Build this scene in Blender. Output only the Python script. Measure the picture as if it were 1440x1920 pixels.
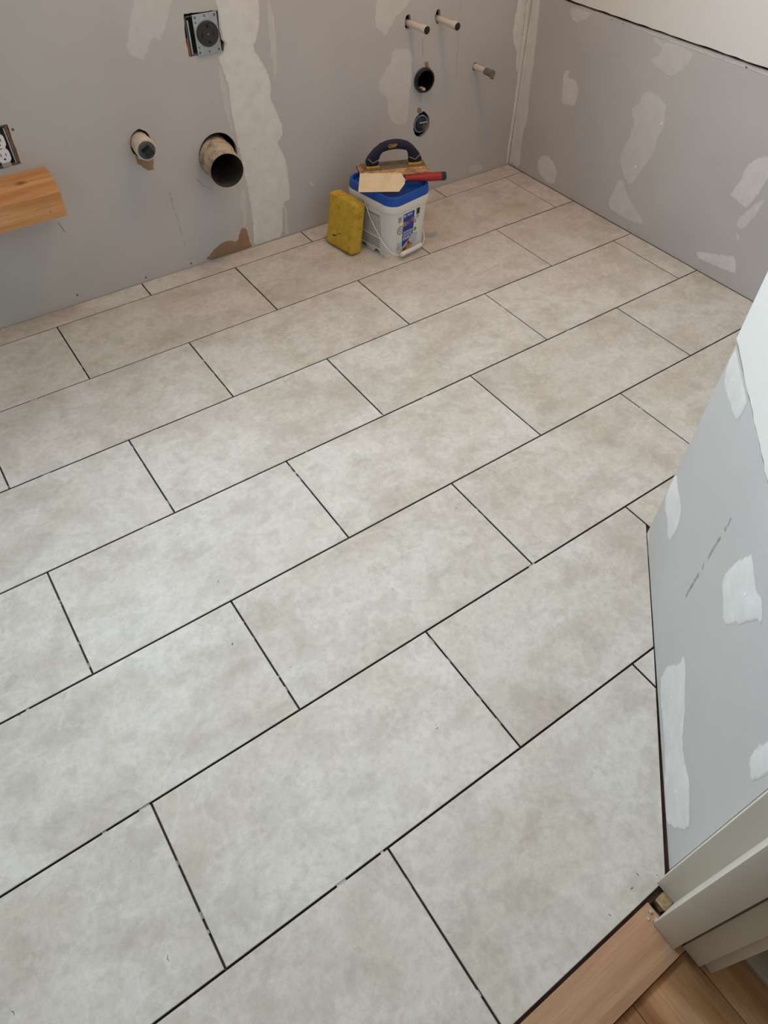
import bpy, bmesh, math, random
from mathutils import Vector, Matrix

for o in list(bpy.data.objects):
    bpy.data.objects.remove(o, do_unlink=True)
S = bpy.context.scene
COL = S.collection
random.seed(7)

# ------------------------------------------------------------------ camera, world, light, exposure
cam_data = bpy.data.cameras.new('camera')
cam = bpy.data.objects.new('camera', cam_data)
COL.objects.link(cam)
cam.location = (-0.2137, -2.1217, 1.3641)
cam.rotation_mode = 'XYZ'
cam.rotation_euler = (0.731066, -0.010959, -0.604784)
cam_data.sensor_fit = 'VERTICAL'
cam_data.sensor_height = 36.0
cam_data.sensor_width = 27.0
cam_data.lens = 1327.24 / 1920.0 * 36.0
cam_data.shift_y = -60.0 / 1920.0
cam_data.clip_start = 0.02
S.camera = cam

world = bpy.data.worlds.new('World')
S.world = world
world.use_nodes = True
bg = world.node_tree.nodes['Background']
bg.inputs['Color'].default_value = (0.72, 0.84, 1.0, 1)
bg.inputs['Strength'].default_value = 0.15

S.view_settings.view_transform = 'Standard'
S.view_settings.look = 'None'
S.view_settings.gamma = 1.0
S.view_settings.use_curve_mapping = False
S.view_settings.exposure = 0.0

YB = 0.088          # room face of the back wall
XR = 1.988          # room face of the right wall
XL = -2.20          # room face of the left wall
WX0, WX1, WZ0, WZ1 = -0.65, 0.85, 1.40, 2.30     # window opening in the back wall
CEIL = 2.44


def area_light(name, loc, rot, sx, sy, power, color):
    d = bpy.data.lights.new(name, 'AREA')
    d.shape = 'RECTANGLE'
    d.size, d.size_y = sx, sy
    d.energy = power
    d.color = color
    o = bpy.data.objects.new(name, d)
    o.location = loc
    o.rotation_euler = rot
    COL.objects.link(o)
    return o


# daylight entering through the window of the back wall (faces into the room, -Y)
area_light('window_daylight', ((WX0 + WX1) / 2, YB + 0.30, (WZ0 + WZ1) / 2 + 0.05),
           (math.radians(-86), 0, 0), WX1 - WX0 + 0.25, WZ1 - WZ0 + 0.25, 134.0, (0.752, 0.905, 1.0))

# ------------------------------------------------------------------ wall outlines measured on the walls (metres)
BACK = {
    'A': [(0.501, 0.8034), (0.4904, 0.7802), (0.4705, 0.7455), (0.4551, 0.7053), (0.4537, 0.6832), (0.4726, 0.6666), (0.492, 0.6566), (0.5003, 0.6579), (0.5121, 0.6735), (0.5254, 0.6888), (0.5407, 0.7063), (0.5566, 0.6932), (0.571, 0.7135), (0.5935, 0.7493), (0.6165, 0.7881), (0.635, 0.829), (0.5174, 0.8434)],
    'B': [(0.7326, 0.7727), (0.743, 0.7478), (0.7405, 0.7149), (0.742, 0.675), (0.7505, 0.6639), (0.7428, 0.6397), (0.7164, 0.6284), (0.7398, 0.5597), (0.7365, 0.4689), (0.7424, 0.3837), (0.7496, 0.3181), (0.7554, 0.2377), (0.7615, 0.1533), (0.7575, 0.0662), (0.7501, -0.0008), (0.8097, -0.0003), (0.8747, -0.0012), (0.8889, 0.1297), (0.9209, 0.1289), (0.9219, 0.1955), (0.9178, 0.2702), (0.9077, 0.3036), (0.8983, 0.322), (0.8915, 0.343), (0.9125, 0.3576), (0.9158, 0.3872), (0.9035, 0.4304), (0.8804, 0.4849), (0.8896, 0.5291), (0.8748, 0.5778), (0.8518, 0.6145), (0.8442, 0.6252), (0.8441, 0.6376), (0.8539, 0.6561), (0.8687, 0.685), (0.874, 0.7243), (0.8753, 0.7538), (0.8755, 0.7998), (0.7342, 0.817)],
    'B2': [(0.8987, 0.7507), (0.8937, 0.6967), (0.8951, 0.6497), (0.897, 0.6203), (0.8859, 0.6059), (0.9011, 0.5929), (0.897, 0.5262), (0.9078, 0.5367), (0.9197, 0.5897), (0.9187, 0.63), (0.9199, 0.6802), (0.9142, 0.731), (0.9127, 0.7488), (0.9124, 0.7887), (0.9003, 0.7902)],
    'B3': [(0.7297, 0.2157), (0.7148, 0.178), (0.7244, 0.1284), (0.7159, 0.0868), (0.7341, 0.0814), (0.7433, 0.115), (0.7524, 0.2181)],
    'B4': [(0.7154, 0.6228), (0.7121, 0.5453), (0.7144, 0.475), (0.721, 0.4705), (0.7249, 0.4161), (0.7379, 0.3915), (0.7365, 0.4689), (0.7381, 0.5601)],
    'C': [(1.2911, 0.6987), (1.2849, 0.6625), (1.2829, 0.6295), (1.2957, 0.6137), (1.3217, 0.5926), (1.3348, 0.5906), (1.3465, 0.6061), (1.3624, 0.624), (1.375, 0.6407), (1.4009, 0.6493), (1.421, 0.6664), (1.4324, 0.68), (1.4542, 0.722), (1.2931, 0.7418)],
    'D': [(1.3912, 0.5488), (1.3644, 0.5474), (1.3525, 0.5298), (1.3507, 0.5103), (1.3297, 0.4888), (1.3053, 0.4628), (1.2964, 0.4387), (1.3033, 0.42), (1.331, 0.4006), (1.3406, 0.3845), (1.3363, 0.3619), (1.3439, 0.3311), (1.366, 0.2985), (1.3955, 0.2826), (1.4344, 0.2876), (1.4388, 0.3264), (1.4425, 0.3753), (1.4432, 0.4112), (1.4515, 0.4361), (1.4471, 0.4751), (1.4549, 0.506), (1.4398, 0.5286), (1.4186, 0.5436)],
    'E': [(1.9176, 0.6157), (1.9119, 0.5592), (1.914, 0.4871), (1.9473, 0.442), (1.9492, 0.3914), (1.9708, 0.3532), (1.9721, 0.2169), (1.976, 0.1052), (1.9796, 0.0053), (1.9892, 0.003), (1.9785, 0.1842), (1.9684, 0.433), (1.9634, 0.6097), (1.9622, 0.6512), (1.917, 0.6568)],
    'F': [(1.7516, 0.0254), (1.7572, 0.0486), (1.7913, 0.0513), (1.8306, 0.0395), (1.8548, 0.0155), (1.827, 0.0042), (1.7835, 0.0015)],
    'G': [(0.9028, 0.1158), (0.9, 0.0018), (0.9125, -0.0107), (0.8811, -0.0053), (0.8885, 0.1258)],
    'S1': [(1.0045, 0.1858), (1.0162, 0.1631), (1.0277, 0.1661), (1.0134, 0.1559), (1.0028, 0.1646)],
    'torn': [(0.5584, 0.002), (0.5911, 0.032), (0.6308, 0.0516), (0.6624, 0.0541), (0.6924, 0.0364), (0.7113, 0.0842), (0.7338, 0.0795), (0.7378, 0.0264), (0.7478, -0.0022), (0.6743, -0.0021)],
    'torncap': [(0.4104, 0.3967), (0.4572, 0.3804), (0.453, 0.3598), (0.4362, 0.3623), (0.4218, 0.3742)],
    'tornabs1': [(1.5009, 0.483), (1.5188, 0.4816), (1.522, 0.4551), (1.5049, 0.4581)],
    'tornabs2': [(1.4788, 0.3331), (1.4964, 0.3277), (1.5025, 0.3095), (1.4799, 0.3141)],
}
RIGHT = {
    'R1': [(0.0409, 0.6164), (0.0331, 0.5222), (0.0254, 0.402), (0.0272, 0.3154), (0.0128, 0.2066), (0.0271, 0.1386), (0.0245, 0.0741), (0.0146, 0.0033), (0.093, 0.0084), (0.0973, 0.1472), (0.1014, 0.3308), (0.1126, 0.6012), (0.116, 0.6382), (0.0449, 0.6525)],
    'R2': [(-0.1021, 0.6193), (-0.1225, 0.6341), (-0.1684, 0.6428), (-0.2206, 0.6423), (-0.2118, 0.6256), (-0.1822, 0.5977), (-0.147, 0.5847), (-0.1198, 0.5927)],
    'R3': [(-0.1256, 0.4293), (-0.1643, 0.4399), (-0.1562, 0.4141), (-0.1963, 0.4186), (-0.2208, 0.3951), (-0.2237, 0.3615), (-0.2141, 0.3234), (-0.1624, 0.3181), (-0.1427, 0.3228), (-0.137, 0.3776)],
    'R4': [(-0.0766, 0.086), (-0.1051, 0.1142), (-0.1403, 0.1134), (-0.1808, 0.0921), (-0.1993, 0.0667), (-0.1901, 0.015), (-0.1436, 0.0117), (-0.0974, 0.0274), (-0.0784, 0.0453)],
    'R5': [(-0.4852, 0.6308), (-0.4976, 0.631), (-0.5129, 0.6234), (-0.5751, 0.6303), (-0.6508, 0.627), (-0.6523, 0.605), (-0.6321, 0.5682), (-0.5965, 0.5359), (-0.5629, 0.5373), (-0.5262, 0.5451), (-0.491, 0.5595), (-0.5139, 0.5774), (-0.5295, 0.6017), (-0.4835, 0.6132)],
    'R6': [(-0.4966, 0.4503), (-0.5073, 0.4693), (-0.5437, 0.4769), (-0.5809, 0.4693), (-0.6089, 0.456), (-0.6164, 0.4109), (-0.628, 0.3921), (-0.6168, 0.3654), (-0.6081, 0.3424), (-0.6156, 0.3112), (-0.6033, 0.2721), (-0.579, 0.213), (-0.5646, 0.1742), (-0.5432, 0.1529), (-0.5162, 0.1739), (-0.4853, 0.2066), (-0.4737, 0.2316), (-0.4738, 0.2676), (-0.4925, 0.3093), (-0.49, 0.3428), (-0.4959, 0.365), (-0.4724, 0.3842), (-0.4706, 0.41), (-0.499, 0.4318)],
    'R7': [(-0.4902, 0.1637), (-0.4842, 0.1076), (-0.4709, 0.0706), (-0.4803, 0.0425), (-0.5437, 0.0376), (-0.6031, 0.0397), (-0.6503, 0.0448), (-0.6523, 0.0655), (-0.6162, 0.085), (-0.5787, 0.1079), (-0.5478, 0.1259), (-0.5186, 0.1673)],
    'R8': [(-1.0054, 0.4355), (-0.9727, 0.4145), (-0.9514, 0.3817), (-0.9473, 0.3419), (-0.9397, 0.2997), (-0.9317, 0.283), (-0.9713, 0.2725), (-1.0073, 0.2608), (-1.0184, 0.2856), (-1.0266, 0.3154), (-1.0321, 0.3498), (-1.041, 0.3909), (-1.0353, 0.4314)],
    'R9': [(-1.0536, 0.3201), (-1.0282, 0.2964), (-1.0123, 0.2663), (-0.9883, 0.2182), (-0.9989, 0.1949), (-1.0223, 0.1949), (-1.0347, 0.2181), (-1.0465, 0.2575), (-1.0553, 0.3012)],
    'R10': [(-0.8961, 0.0616), (-0.9366, 0.0774), (-1.0157, 0.1047), (-1.0354, 0.1144), (-1.0652, 0.0578), (-1.0326, 0.0487), (-0.985, 0.0437), (-0.9361, 0.0385), (-0.9006, 0.0405)],
    'R11': [(-1.001, 0.1816), (-1.0199, 0.1797), (-1.0301, 0.1557), (-1.0123, 0.1654)],
}
DIAG = {
    'D1': [(0.0114, 0.5719), (0.0031, 0.5426), (0.0087, 0.5154), (0.0254, 0.5007), (0.0458, 0.4974), (0.0823, 0.5044), (0.1174, 0.5071), (0.1538, 0.5164), (0.1619, 0.5357), (0.158, 0.5592), (0.15, 0.571), (0.1072, 0.5723), (0.0509, 0.5721), (0.0214, 0.5719)],
    'D2': [(0.0051, 0.2198), (-0.0024, 0.1867), (0.0082, 0.1412), (0.0409, 0.1325), (0.081, 0.1458), (0.1044, 0.1335), (0.1366, 0.1422), (0.1413, 0.1749), (0.1406, 0.2026), (0.1242, 0.2269), (0.0925, 0.2332), (0.0507, 0.2236), (0.0194, 0.2271)],
    'D3': [(0.4166, 0.479), (0.4012, 0.4427), (0.3899, 0.4095), (0.3875, 0.383), (0.3945, 0.3667), (0.4261, 0.3606), (0.467, 0.3492), (0.4877, 0.3867), (0.5028, 0.4094), (0.5141, 0.4389), (0.5262, 0.46), (0.5407, 0.4758), (0.5192, 0.4869), (0.5063, 0.4905), (0.4868, 0.4797), (0.4635, 0.483), (0.4377, 0.4838), (0.423, 0.4845)],
    'D4': [(0.4187, 0.1606), (0.4277, 0.1425), (0.3976, 0.0814), (0.3931, 0.0425), (0.4027, 0.0222), (0.445, 0.0135), (0.4746, 0.0207), (0.521, 0.0194), (0.5717, 0.0165), (0.6003, 0.0032), (0.6679, -0.0048), (0.6899, 0.0293), (0.723, 0.1113), (0.6871, 0.1274), (0.6404, 0.1364), (0.6074, 0.1213), (0.5742, 0.1175), (0.5222, 0.1433), (0.4576, 0.1685), (0.4282, 0.1678)],
    'D5': [(0.0009, 0.0211), (-0.0094, -0.0118), (0.0744, -0.022), (0.0678, -0.004)],
    'D6': [(0.6901, 0.415), (0.6927, 0.3901), (0.6979, 0.3709), (0.7266, 0.3651), (0.7328, 0.3967), (0.7373, 0.439), (0.709, 0.4622)],
}
PRINTS = {
    'm1': [(0.4865, 0.2736), (0.5046, 0.022)],
    'm2': [(1.6447, 0.6676), (1.6526, 0.405)],
    'md': [(0.3146, 0.2032), (0.3121, 0.4426)],
}


# ------------------------------------------------------------------ helpers
def lin(c):
    c /= 255.0
    return c / 12.92 if c <= 0.04045 else ((c + 0.055) / 1.055) ** 2.4


def rgb(r, g, b):
    return (lin(r), lin(g), lin(b), 1.0)


ORIGIN = {}


def link(o, parent=None):
    COL.objects.link(o)
    if parent is not None:
        o.parent = parent
    return o


def root(name, loc, label=None, cat=None, rotz=0.0, group=None):
    o = bpy.data.objects.new(name, None)
    o.empty_display_size = 0.02
    o.location = loc
    o.rotation_euler = (0, 0, rotz)
    link(o)
    ORIGIN[o] = Vector(loc)
    tag(o, label, cat, group)
    return o


def tag(o, label=None, cat=None, group=None, kind=None):
    if label:
        o['label'] = label
    if cat:
        o['category'] = cat
    if group:
        o['group'] = group
    if kind:
        o['kind'] = kind
    return o


def finish(name, bm, mat, parent=None, smooth=False, local=False, flat_angle=35):
    """bmesh -> object; world coordinates unless local (then the parent's own space)"""
    off = Vector((0, 0, 0))
    if parent is not None and not local:
        off = ORIGIN.get(parent, Vector((0, 0, 0)))
    if off.length:
        bmesh.ops.translate(bm, verts=bm.verts[:], vec=-off)
    me = bpy.data.meshes.new(name)
    bmesh.ops.recalc_face_normals(bm, faces=bm.faces[:])
    bm.to_mesh(me)
    bm.free()
    mats = mat if isinstance(mat, (list, tuple)) else [mat]
    for m in mats:
        me.materials.append(m)
    if smooth:
        me.shade_smooth()
        me.set_sharp_from_angle(angle=math.radians(flat_angle))
    o = bpy.data.objects.new(name, me)
    link(o, parent)
    ORIGIN[o] = off if parent is not None else Vector((0, 0, 0))
    return o


def box(bm, x0, x1, y0, y1, z0, z1, bevel=0.0, mi=0):
    vs = [bm.verts.new(p) for p in ((x0, y0, z0), (x1, y0, z0), (x1, y1, z0), (x0, y1, z0),
                                    (x0, y0, z1), (x1, y0, z1), (x1, y1, z1), (x0, y1, z1))]
    fs = [bm.faces.new([vs[i] for i in q]) for q in
          ((3, 2, 1, 0), (4, 5, 6, 7), (0, 1, 5, 4), (1, 2, 6, 5), (2, 3, 7, 6), (3, 0, 4, 7))]
    for f in fs:
        f.material_index = mi
    if bevel:
        es = list({e for f in fs for e in f.edges})
        bmesh.ops.bevel(bm, geom=es, offset=bevel, segments=2, affect='EDGES', profile=0.6)
    return vs


def box_obj(name, dims, mat, parent=None, bevel=0.0, local=False):
    bm = bmesh.new()
    box(bm, *dims, bevel=bevel)
    return finish(name, bm, mat, parent, smooth=bevel > 0, local=local)


def loft(bm, rings, cap0=True, cap1=True, mi=0):
    vr = [[bm.verts.new(p) for p in r] for r in rings]
    n = len(vr[0])
    fs = []
    for a, b in zip(vr, vr[1:]):
        for i in range(n):
            j = (i + 1) % n
            fs.append(bm.faces.new((a[i], a[j], b[j], b[i])))
    if cap0:
        fs.append(bm.faces.new(vr[0][::-1]))
    if cap1:
        fs.append(bm.faces.new(vr[-1]))
    for f in fs:
        f.material_index = mi
    return vr


def frame(axis):
    a = Vector(axis).normalized()
    u = a.cross(Vector((0, 0, 1)))
    if u.length < 1e-3:
        u = Vector((1, 0, 0))
    u.normalize()
    return a, u, a.cross(u).normalized()


def lathe(bm, base, axis, prof, n=32, cap0=False, cap1=False, wob=0.0, mi=0):
    """prof = [(distance along axis, radius)]"""
    a, u, v = frame(axis)
    base = Vector(base)
    rings = []
    for d, r in prof:
        rr = []
        for i in range(n):
            t = 2 * math.pi * i / n
            k = r * (1 + wob * (random.random() - 0.5))
            rr.append(base + a * d + (u * math.cos(t) + v * math.sin(t)) * k)
        rings.append(rr)
    return loft(bm, rings, cap0, cap1, mi)


def tube(bm, pts, r, n=12, caps=True, mi=0):
    pts = [Vector(p) for p in pts]
    rings = []
    prev = None
    for i, p in enumerate(pts):
        d = (pts[min(i + 1, len(pts) - 1)] - pts[max(i - 1, 0)]).normalized()
        if prev is None:
            _, u, v = frame(d)
        else:
            u = (prev - d * prev.dot(d)).normalized()
            v = d.cross(u).normalized()
        prev = u
        rr = r[i] if isinstance(r, (list, tuple)) else r
        rings.append([p + (u * math.cos(2 * math.pi * k / n) + v * math.sin(2 * math.pi * k / n)) * rr for k in range(n)])
    return loft(bm, rings, caps, caps, mi)


def prism(bm, poly, zfun0, zfun1, mi=0):
    """poly of 2-D points; zfun map (u, v) -> 3-D for bottom and top"""
    a = [bm.verts.new(zfun0(*p)) for p in poly]
    b = [bm.verts.new(zfun1(*p)) for p in poly]
    n = len(poly)
    fs = [bm.faces.new(a[::-1]), bm.faces.new(b)]
    for i in range(n):
        j = (i + 1) % n
        fs.append(bm.faces.new((a[i], a[j], b[j], b[i])))
    for f in fs:
        f.material_index = mi
    return fs


def jagged(poly, step=0.006, amp=0.0012, smooth=1, closed=True):
    pts = [Vector(p) for p in poly]
    for _ in range(smooth):
        q = []
        for i in range(len(pts)):
            a, b = pts[i], pts[(i + 1) % len(pts)]
            q += [a.lerp(b, 0.22), a.lerp(b, 0.78)]
        pts = q
    out = []
    for i in range(len(pts)):
        a, b = pts[i], pts[(i + 1) % len(pts)]
        k = max(1, int((b - a).length / step))
        for j in range(k):
            out.append(a.lerp(b, j / k))
    nrm = []
    for i in range(len(out)):
        d = out[(i + 1) % len(out)] - out[i - 1]
        n = Vector((-d.y, d.x))
        n = n.normalized() if n.length > 1e-9 else Vector((0, 0))
        nrm.append(n)
    return [p + n * random.gauss(0, amp) for p, n in zip(out, nrm)]


def area2(poly):
    return sum(a[0] * b[1] - a[1] * b[0] for a, b in zip(poly, poly[1:] + poly[:1]))


# wall planes: (u, v, height above the surface) -> world
def on_back(u, v, h=0.0):
    return Vector((u, YB - h, v))


def on_right(u, v, h=0.0):
    return Vector((XR - h, u, v))


DG0 = Vector((0.926, -1.627, 0))
DGD = (Vector((0.388, -2.151, 0)) - DG0).normalized()
DGN = Vector((DGD.y, -DGD.x, 0))
if DGN.x > 0:
    DGN = -DGN


def on_diag(s, v, h=0.0):
    p = DG0 + DGD * s + DGN * h
    return Vector((p.x, p.y, v))


# ------------------------------------------------------------------ materials
class NT:
    def __init__(self, name):
        self.m = bpy.data.materials.new(name)
        self.m.use_nodes = True
        self.t = self.m.node_tree
        self.b = self.t.nodes['Principled BSDF']

    def n(self, typ, **kw):
        nd = self.t.nodes.new(typ)
        for k, v in kw.items():
            if k in nd.inputs.keys() if isinstance(k, str) else False:
                nd.inputs[k].default_value = v
            else:
                setattr(nd, k, v)
        return nd

    def l(self, a, b):
        self.t.links.new(a, b)

    def coord(self, kind='Object', scale=(1, 1, 1), rot=(0, 0, 0), rnd=0.0):
        tc = self.n('ShaderNodeTexCoord')
        mp = self.n('ShaderNodeMapping')
        mp.inputs['Scale'].default_value = scale
        mp.inputs['Rotation'].default_value = rot
        self.l(tc.outputs[kind], mp.inputs['Vector'])
        if rnd:
            oi = self.n('ShaderNodeObjectInfo')
            mu = self.n('ShaderNodeVectorMath', operation='SCALE')
            mu.inputs[0].default_value = (rnd, rnd * 1.7, rnd * 0.6)
            self.l(oi.outputs['Random'], mu.inputs['Scale'])
            self.l(mu.outputs[0], mp.inputs['Location'])
        return mp.outputs['Vector']

    def noise(self, vec, scale, detail=4, rough=0.55, dist=0.0):
        nd = self.n('ShaderNodeTexNoise')
        nd.inputs['Scale'].default_value = scale
        nd.inputs['Detail'].default_value = detail
        nd.inputs['Roughness'].default_value = rough
        nd.inputs['Distortion'].default_value = dist
        self.l(vec, nd.inputs['Vector'])
        return nd.outputs['Fac']

    def ramp(self, fac, stops):
        nd = self.n('ShaderNodeValToRGB')
        el = nd.color_ramp.elements
        while len(el) < len(stops):
            el.new(0.5)
        for e, (p, c) in zip(el, stops):
            e.position = p
            e.color = c if len(c) == 4 else (*c, 1)
        self.l(fac, nd.inputs['Fac'])
        return nd.outputs['Color']

    def mix(self, fac, a, b, blend='MIX'):
        nd = self.n('ShaderNodeMix', data_type='RGBA', blend_type=blend)
        for sock, v in ((nd.inputs[0], fac), (nd.inputs[6], a), (nd.inputs[7], b)):
            if hasattr(v, 'is_linked'):
                self.l(v, sock)
            else:
                sock.default_value = v
        return nd.outputs[2]

    def math(self, op, a, b=0.0, clamp=False):
        nd = self.n('ShaderNodeMath', operation=op, use_clamp=clamp)
        for i, v in enumerate((a, b)):
            if hasattr(v, 'is_linked'):
                self.l(v, nd.inputs[i])
            else:
                nd.inputs[i].default_value = v
        return nd.outputs[0]

    def bump(self, h, strength=0.2, dist=0.001):
        nd = self.n('ShaderNodeBump')
        nd.inputs['Strength'].default_value = strength
        nd.inputs['Distance'].default_value = dist
        self.l(h, nd.inputs['Height'])
        self.l(nd.outputs['Normal'], self.b.inputs['Normal'])

    def set(self, color=None, rough=0.5, metal=0.0, spec=0.5):
        if color is not None:
            if hasattr(color, 'is_linked'):
                self.l(color, self.b.inputs['Base Color'])
            else:
                self.b.inputs['Base Color'].default_value = color
        if hasattr(rough, 'is_linked'):
            self.l(rough, self.b.inputs['Roughness'])
        else:
            self.b.inputs['Roughness'].default_value = rough
        self.b.inputs['Metallic'].default_value = metal
        self.b.inputs['Specular IOR Level'].default_value = spec
        return self.m


def dusty(name, c, rough=0.6, metal=0.0, var=0.12, scale=60, bump=0.15, spec=0.4, rnd=0):
    """plain coloured surface with slight grime variation and fine relief"""
    t = NT(name)
    v = t.coord(rnd=rnd)
    n1 = t.noise(v, scale, 5, 0.6)
    n2 = t.noise(v, scale * 7, 3, 0.6)
    lo = tuple(x * (1 - var) for x in c[:3]) + (1,)
    hi = tuple(min(1, x * (1 + var)) for x in c[:3]) + (1,)
    col = t.ramp(n1, [(0.32, lo), (0.68, hi)])
    if bump:
        t.bump(n2, bump, 0.0006)
    return t.set(col, rough, metal, spec)


PAPER_A, PAPER_B = (rgb(190, 188, 186), rgb(196, 194, 192))
MUD_A, MUD_B = (rgb(213, 212, 209), rgb(228, 227, 224))


def paper_nodes(t, v):
    n1 = t.noise(v, 3.2, 3, 0.5)
    n2 = t.noise(v, 420, 3, 0.7)
    c = t.ramp(n1, [(0.35, PAPER_A), (0.65, PAPER_B)])
    g = t.ramp(n2, [(0.25, (0.93, 0.93, 0.93)), (0.75, (1.05, 1.05, 1.05))])
    return t.mix(1.0, c, g, 'MULTIPLY'), n2


def make_paper():
    t = NT('drywall_paper')
    c, n2 = paper_nodes(t, t.coord('Object'))
    t.bump(n2, 0.12, 0.0005)
    return t.set(c, 0.92, 0, 0.2)


def make_mud(name='joint_compound'):
    t = NT(name)
    v = t.coord('Object')
    pap, _ = paper_nodes(t, v)
    streak = t.noise(t.coord('Object', scale=(90, 90, 14)), 1.0, 4, 0.6)
    blot = t.noise(v, 120, 5, 0.65)
    mud = t.ramp(t.noise(v, 24, 5, 0.6), [(0.3, MUD_A), (0.7, MUD_B)])
    at = t.n('ShaderNodeAttribute', attribute_name='cover')
    k = t.math('ADD', t.math('MULTIPLY', streak, 0.55), t.math('MULTIPLY', blot, 0.45))
    k = t.math('MULTIPLY', t.math('SUBTRACT', k, 0.5), 1.3)
    f = t.math('ADD', at.outputs['Fac'], t.math('MULTIPLY', k, 0.34), True)
    mm = t.n('ShaderNodeMapRange')
    mm.inputs['From Min'].default_value = 0.18
    mm.inputs['From Max'].default_value = 0.95
    t.l(f, mm.inputs['Value'])
    c = t.mix(mm.outputs[0], pap, mud)
    t.bump(t.noise(t.coord('Object', scale=(260, 260, 60)), 1.0, 4, 0.6), 0.08, 0.0005)
    return t.set(c, 0.88, 0, 0.25)


TILES = [rgb(198, 193, 183), rgb(207, 204, 197), rgb(213, 211, 206), rgb(224, 223, 219)]


def make_tile():
    t = NT('porcelain_travertine_tile')
    v = t.coord('Object', rnd=40.0)
    vs = t.coord('Object', scale=(1.0, 1.35, 1.0), rnd=40.0)
    big = t.noise(vs, 3.6, 6, 0.58, 0.35)
    isl = t.noise(vs, 6.5, 10, 0.62, 0.25)
    isl2 = t.noise(v, 17.0, 9, 0.62, 0.35)
    mott = t.noise(v, 70.0, 6, 0.68, 0.2)
    fine = t.noise(v, 420.0, 3, 0.7)
    base = t.ramp(big, [(0.34, TILES[0]), (0.48, TILES[1]), (0.62, TILES[2])])
    # lacy islands: paler beds with soft edges, and paler rims
    c = t.mix(0.75, base, t.ramp(isl, [(0.40, (0.89, 0.88, 0.86)), (0.49, (0.98, 0.98, 0.975)), (0.515, (1.04, 1.04, 1.04)), (0.60, (1.01, 1.01, 1.01))]), 'MULTIPLY')
    c = t.mix(0.75, c, t.ramp(isl2, [(0.40, (0.89, 0.885, 0.87)), (0.495, (0.99, 0.99, 0.99)), (0.52, (1.05, 1.05, 1.05)), (0.60, (0.99, 0.99, 0.99))]), 'MULTIPLY')
    rim = t.math('ABSOLUTE', t.math('SUBTRACT', t.noise(vs, 5.2, 9, 0.6, 0.5), 0.5))
    rf = t.ramp(rim, [(0.0, (1, 1, 1)), (0.022, (0, 0, 0))])
    gate = t.ramp(t.noise(v, 4.0, 2, 0.5), [(0.48, (0, 0, 0)), (0.62, (1, 1, 1))])
    c = t.mix(t.math('MULTIPLY', t.math('MULTIPLY', rf, gate), 0.38), c, TILES[3])
    c = t.mix(0.8, c, t.ramp(mott, [(0.36, (0.89, 0.885, 0.87)), (0.52, (1.0, 1.0, 1.0)), (0.66, (1.05, 1.05, 1.05))]), 'MULTIPLY')
    c = t.mix(0.8, c, t.ramp(fine, [(0.28, (0.90, 0.895, 0.885)), (0.5, (1.0, 1.0, 1.0)), (0.75, (1.03, 1.03, 1.03))]), 'MULTIPLY')
    oi = t.n('ShaderNodeObjectInfo')
    var = t.ramp(oi.outputs['Random'], [(0.0, (0.965, 0.96, 0.955)), (1.0, (1.015, 1.015, 1.015))])
    c = t.mix(1.0, c, var, 'MULTIPLY')
    t.bump(t.math('ADD', fine, t.math('MULTIPLY', mott, 1.2)), 0.10, 0.0006)
    r = t.n('ShaderNodeMapRange')
    r.inputs['To Min'].default_value = 0.44
    r.inputs['To Max'].default_value = 0.58
    t.l(mott, r.inputs['Value'])
    return t.set(c, r.outputs[0], 0, 0.34)


def make_wood(name, c0, c1, c2, axis='X', scale=1.0, rough=0.55, knots=None, contrast=1.0):
    """straight-grained timber: long stretched fibres, soft cathedral figure, pores"""
    t = NT(name)

    def st(a, b_):
        s = {'X': (a, b_, b_), 'Y': (b_, a, b_), 'Z': (b_, b_, a)}[axis]
        return tuple(q * scale for q in s)
    broad = t.noise(t.coord('Object', scale=st(1.2, 12), rnd=9.0), 1.0, 4, 0.55, 1.6)
    fibre = t.noise(t.coord('Object', scale=st(9, 260), rnd=9.0), 1.0, 4, 0.65, 0.2)
    pore = t.noise(t.coord('Object', scale=st(30, 900), rnd=9.0), 1.0, 2, 0.6)
    c = t.ramp(broad, [(0.34, c0), (0.5, c1), (0.66, c2)])
    c = t.mix(0.8 * contrast, c, t.ramp(fibre, [(0.32, (0.80, 0.77, 0.74)), (0.5, (1.0, 1.0, 1.0)), (0.7, (1.06, 1.06, 1.06))]), 'MULTIPLY')
    c = t.mix(0.6 * contrast, c, t.ramp(pore, [(0.34, (0.78, 0.74, 0.70)), (0.46, (1.0, 1.0, 1.0))]), 'MULTIPLY')
    if knots:
        for (kx, ky, kz, kr, col) in knots:
            tc = t.n('ShaderNodeTexCoord')
            mp = t.n('ShaderNodeMapping', vector_type='TEXTURE')
            mp.inputs['Location'].default_value = (kx, ky, kz)
            mp.inputs['Scale'].default_value = (kr * 1.9, kr, kr)
            t.l(tc.outputs['Object'], mp.inputs['Vector'])
            ln = t.n('ShaderNodeVectorMath', operation='LENGTH')
            t.l(mp.outputs[0], ln.inputs[0])
            kn = t.math('ADD', ln.outputs['Value'], t.math('MULTIPLY', t.math('SUBTRACT', fibre, 0.5), 0.9))
            kf = t.ramp(kn, [(0.25, (1, 1, 1)), (1.0, (0, 0, 0))])
            c = t.mix(t.math('MULTIPLY', kf, 0.8), c, col)
    t.bump(fibre, 0.12, 0.0005)
    return t.set(c, rough, 0, 0.35)


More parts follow.
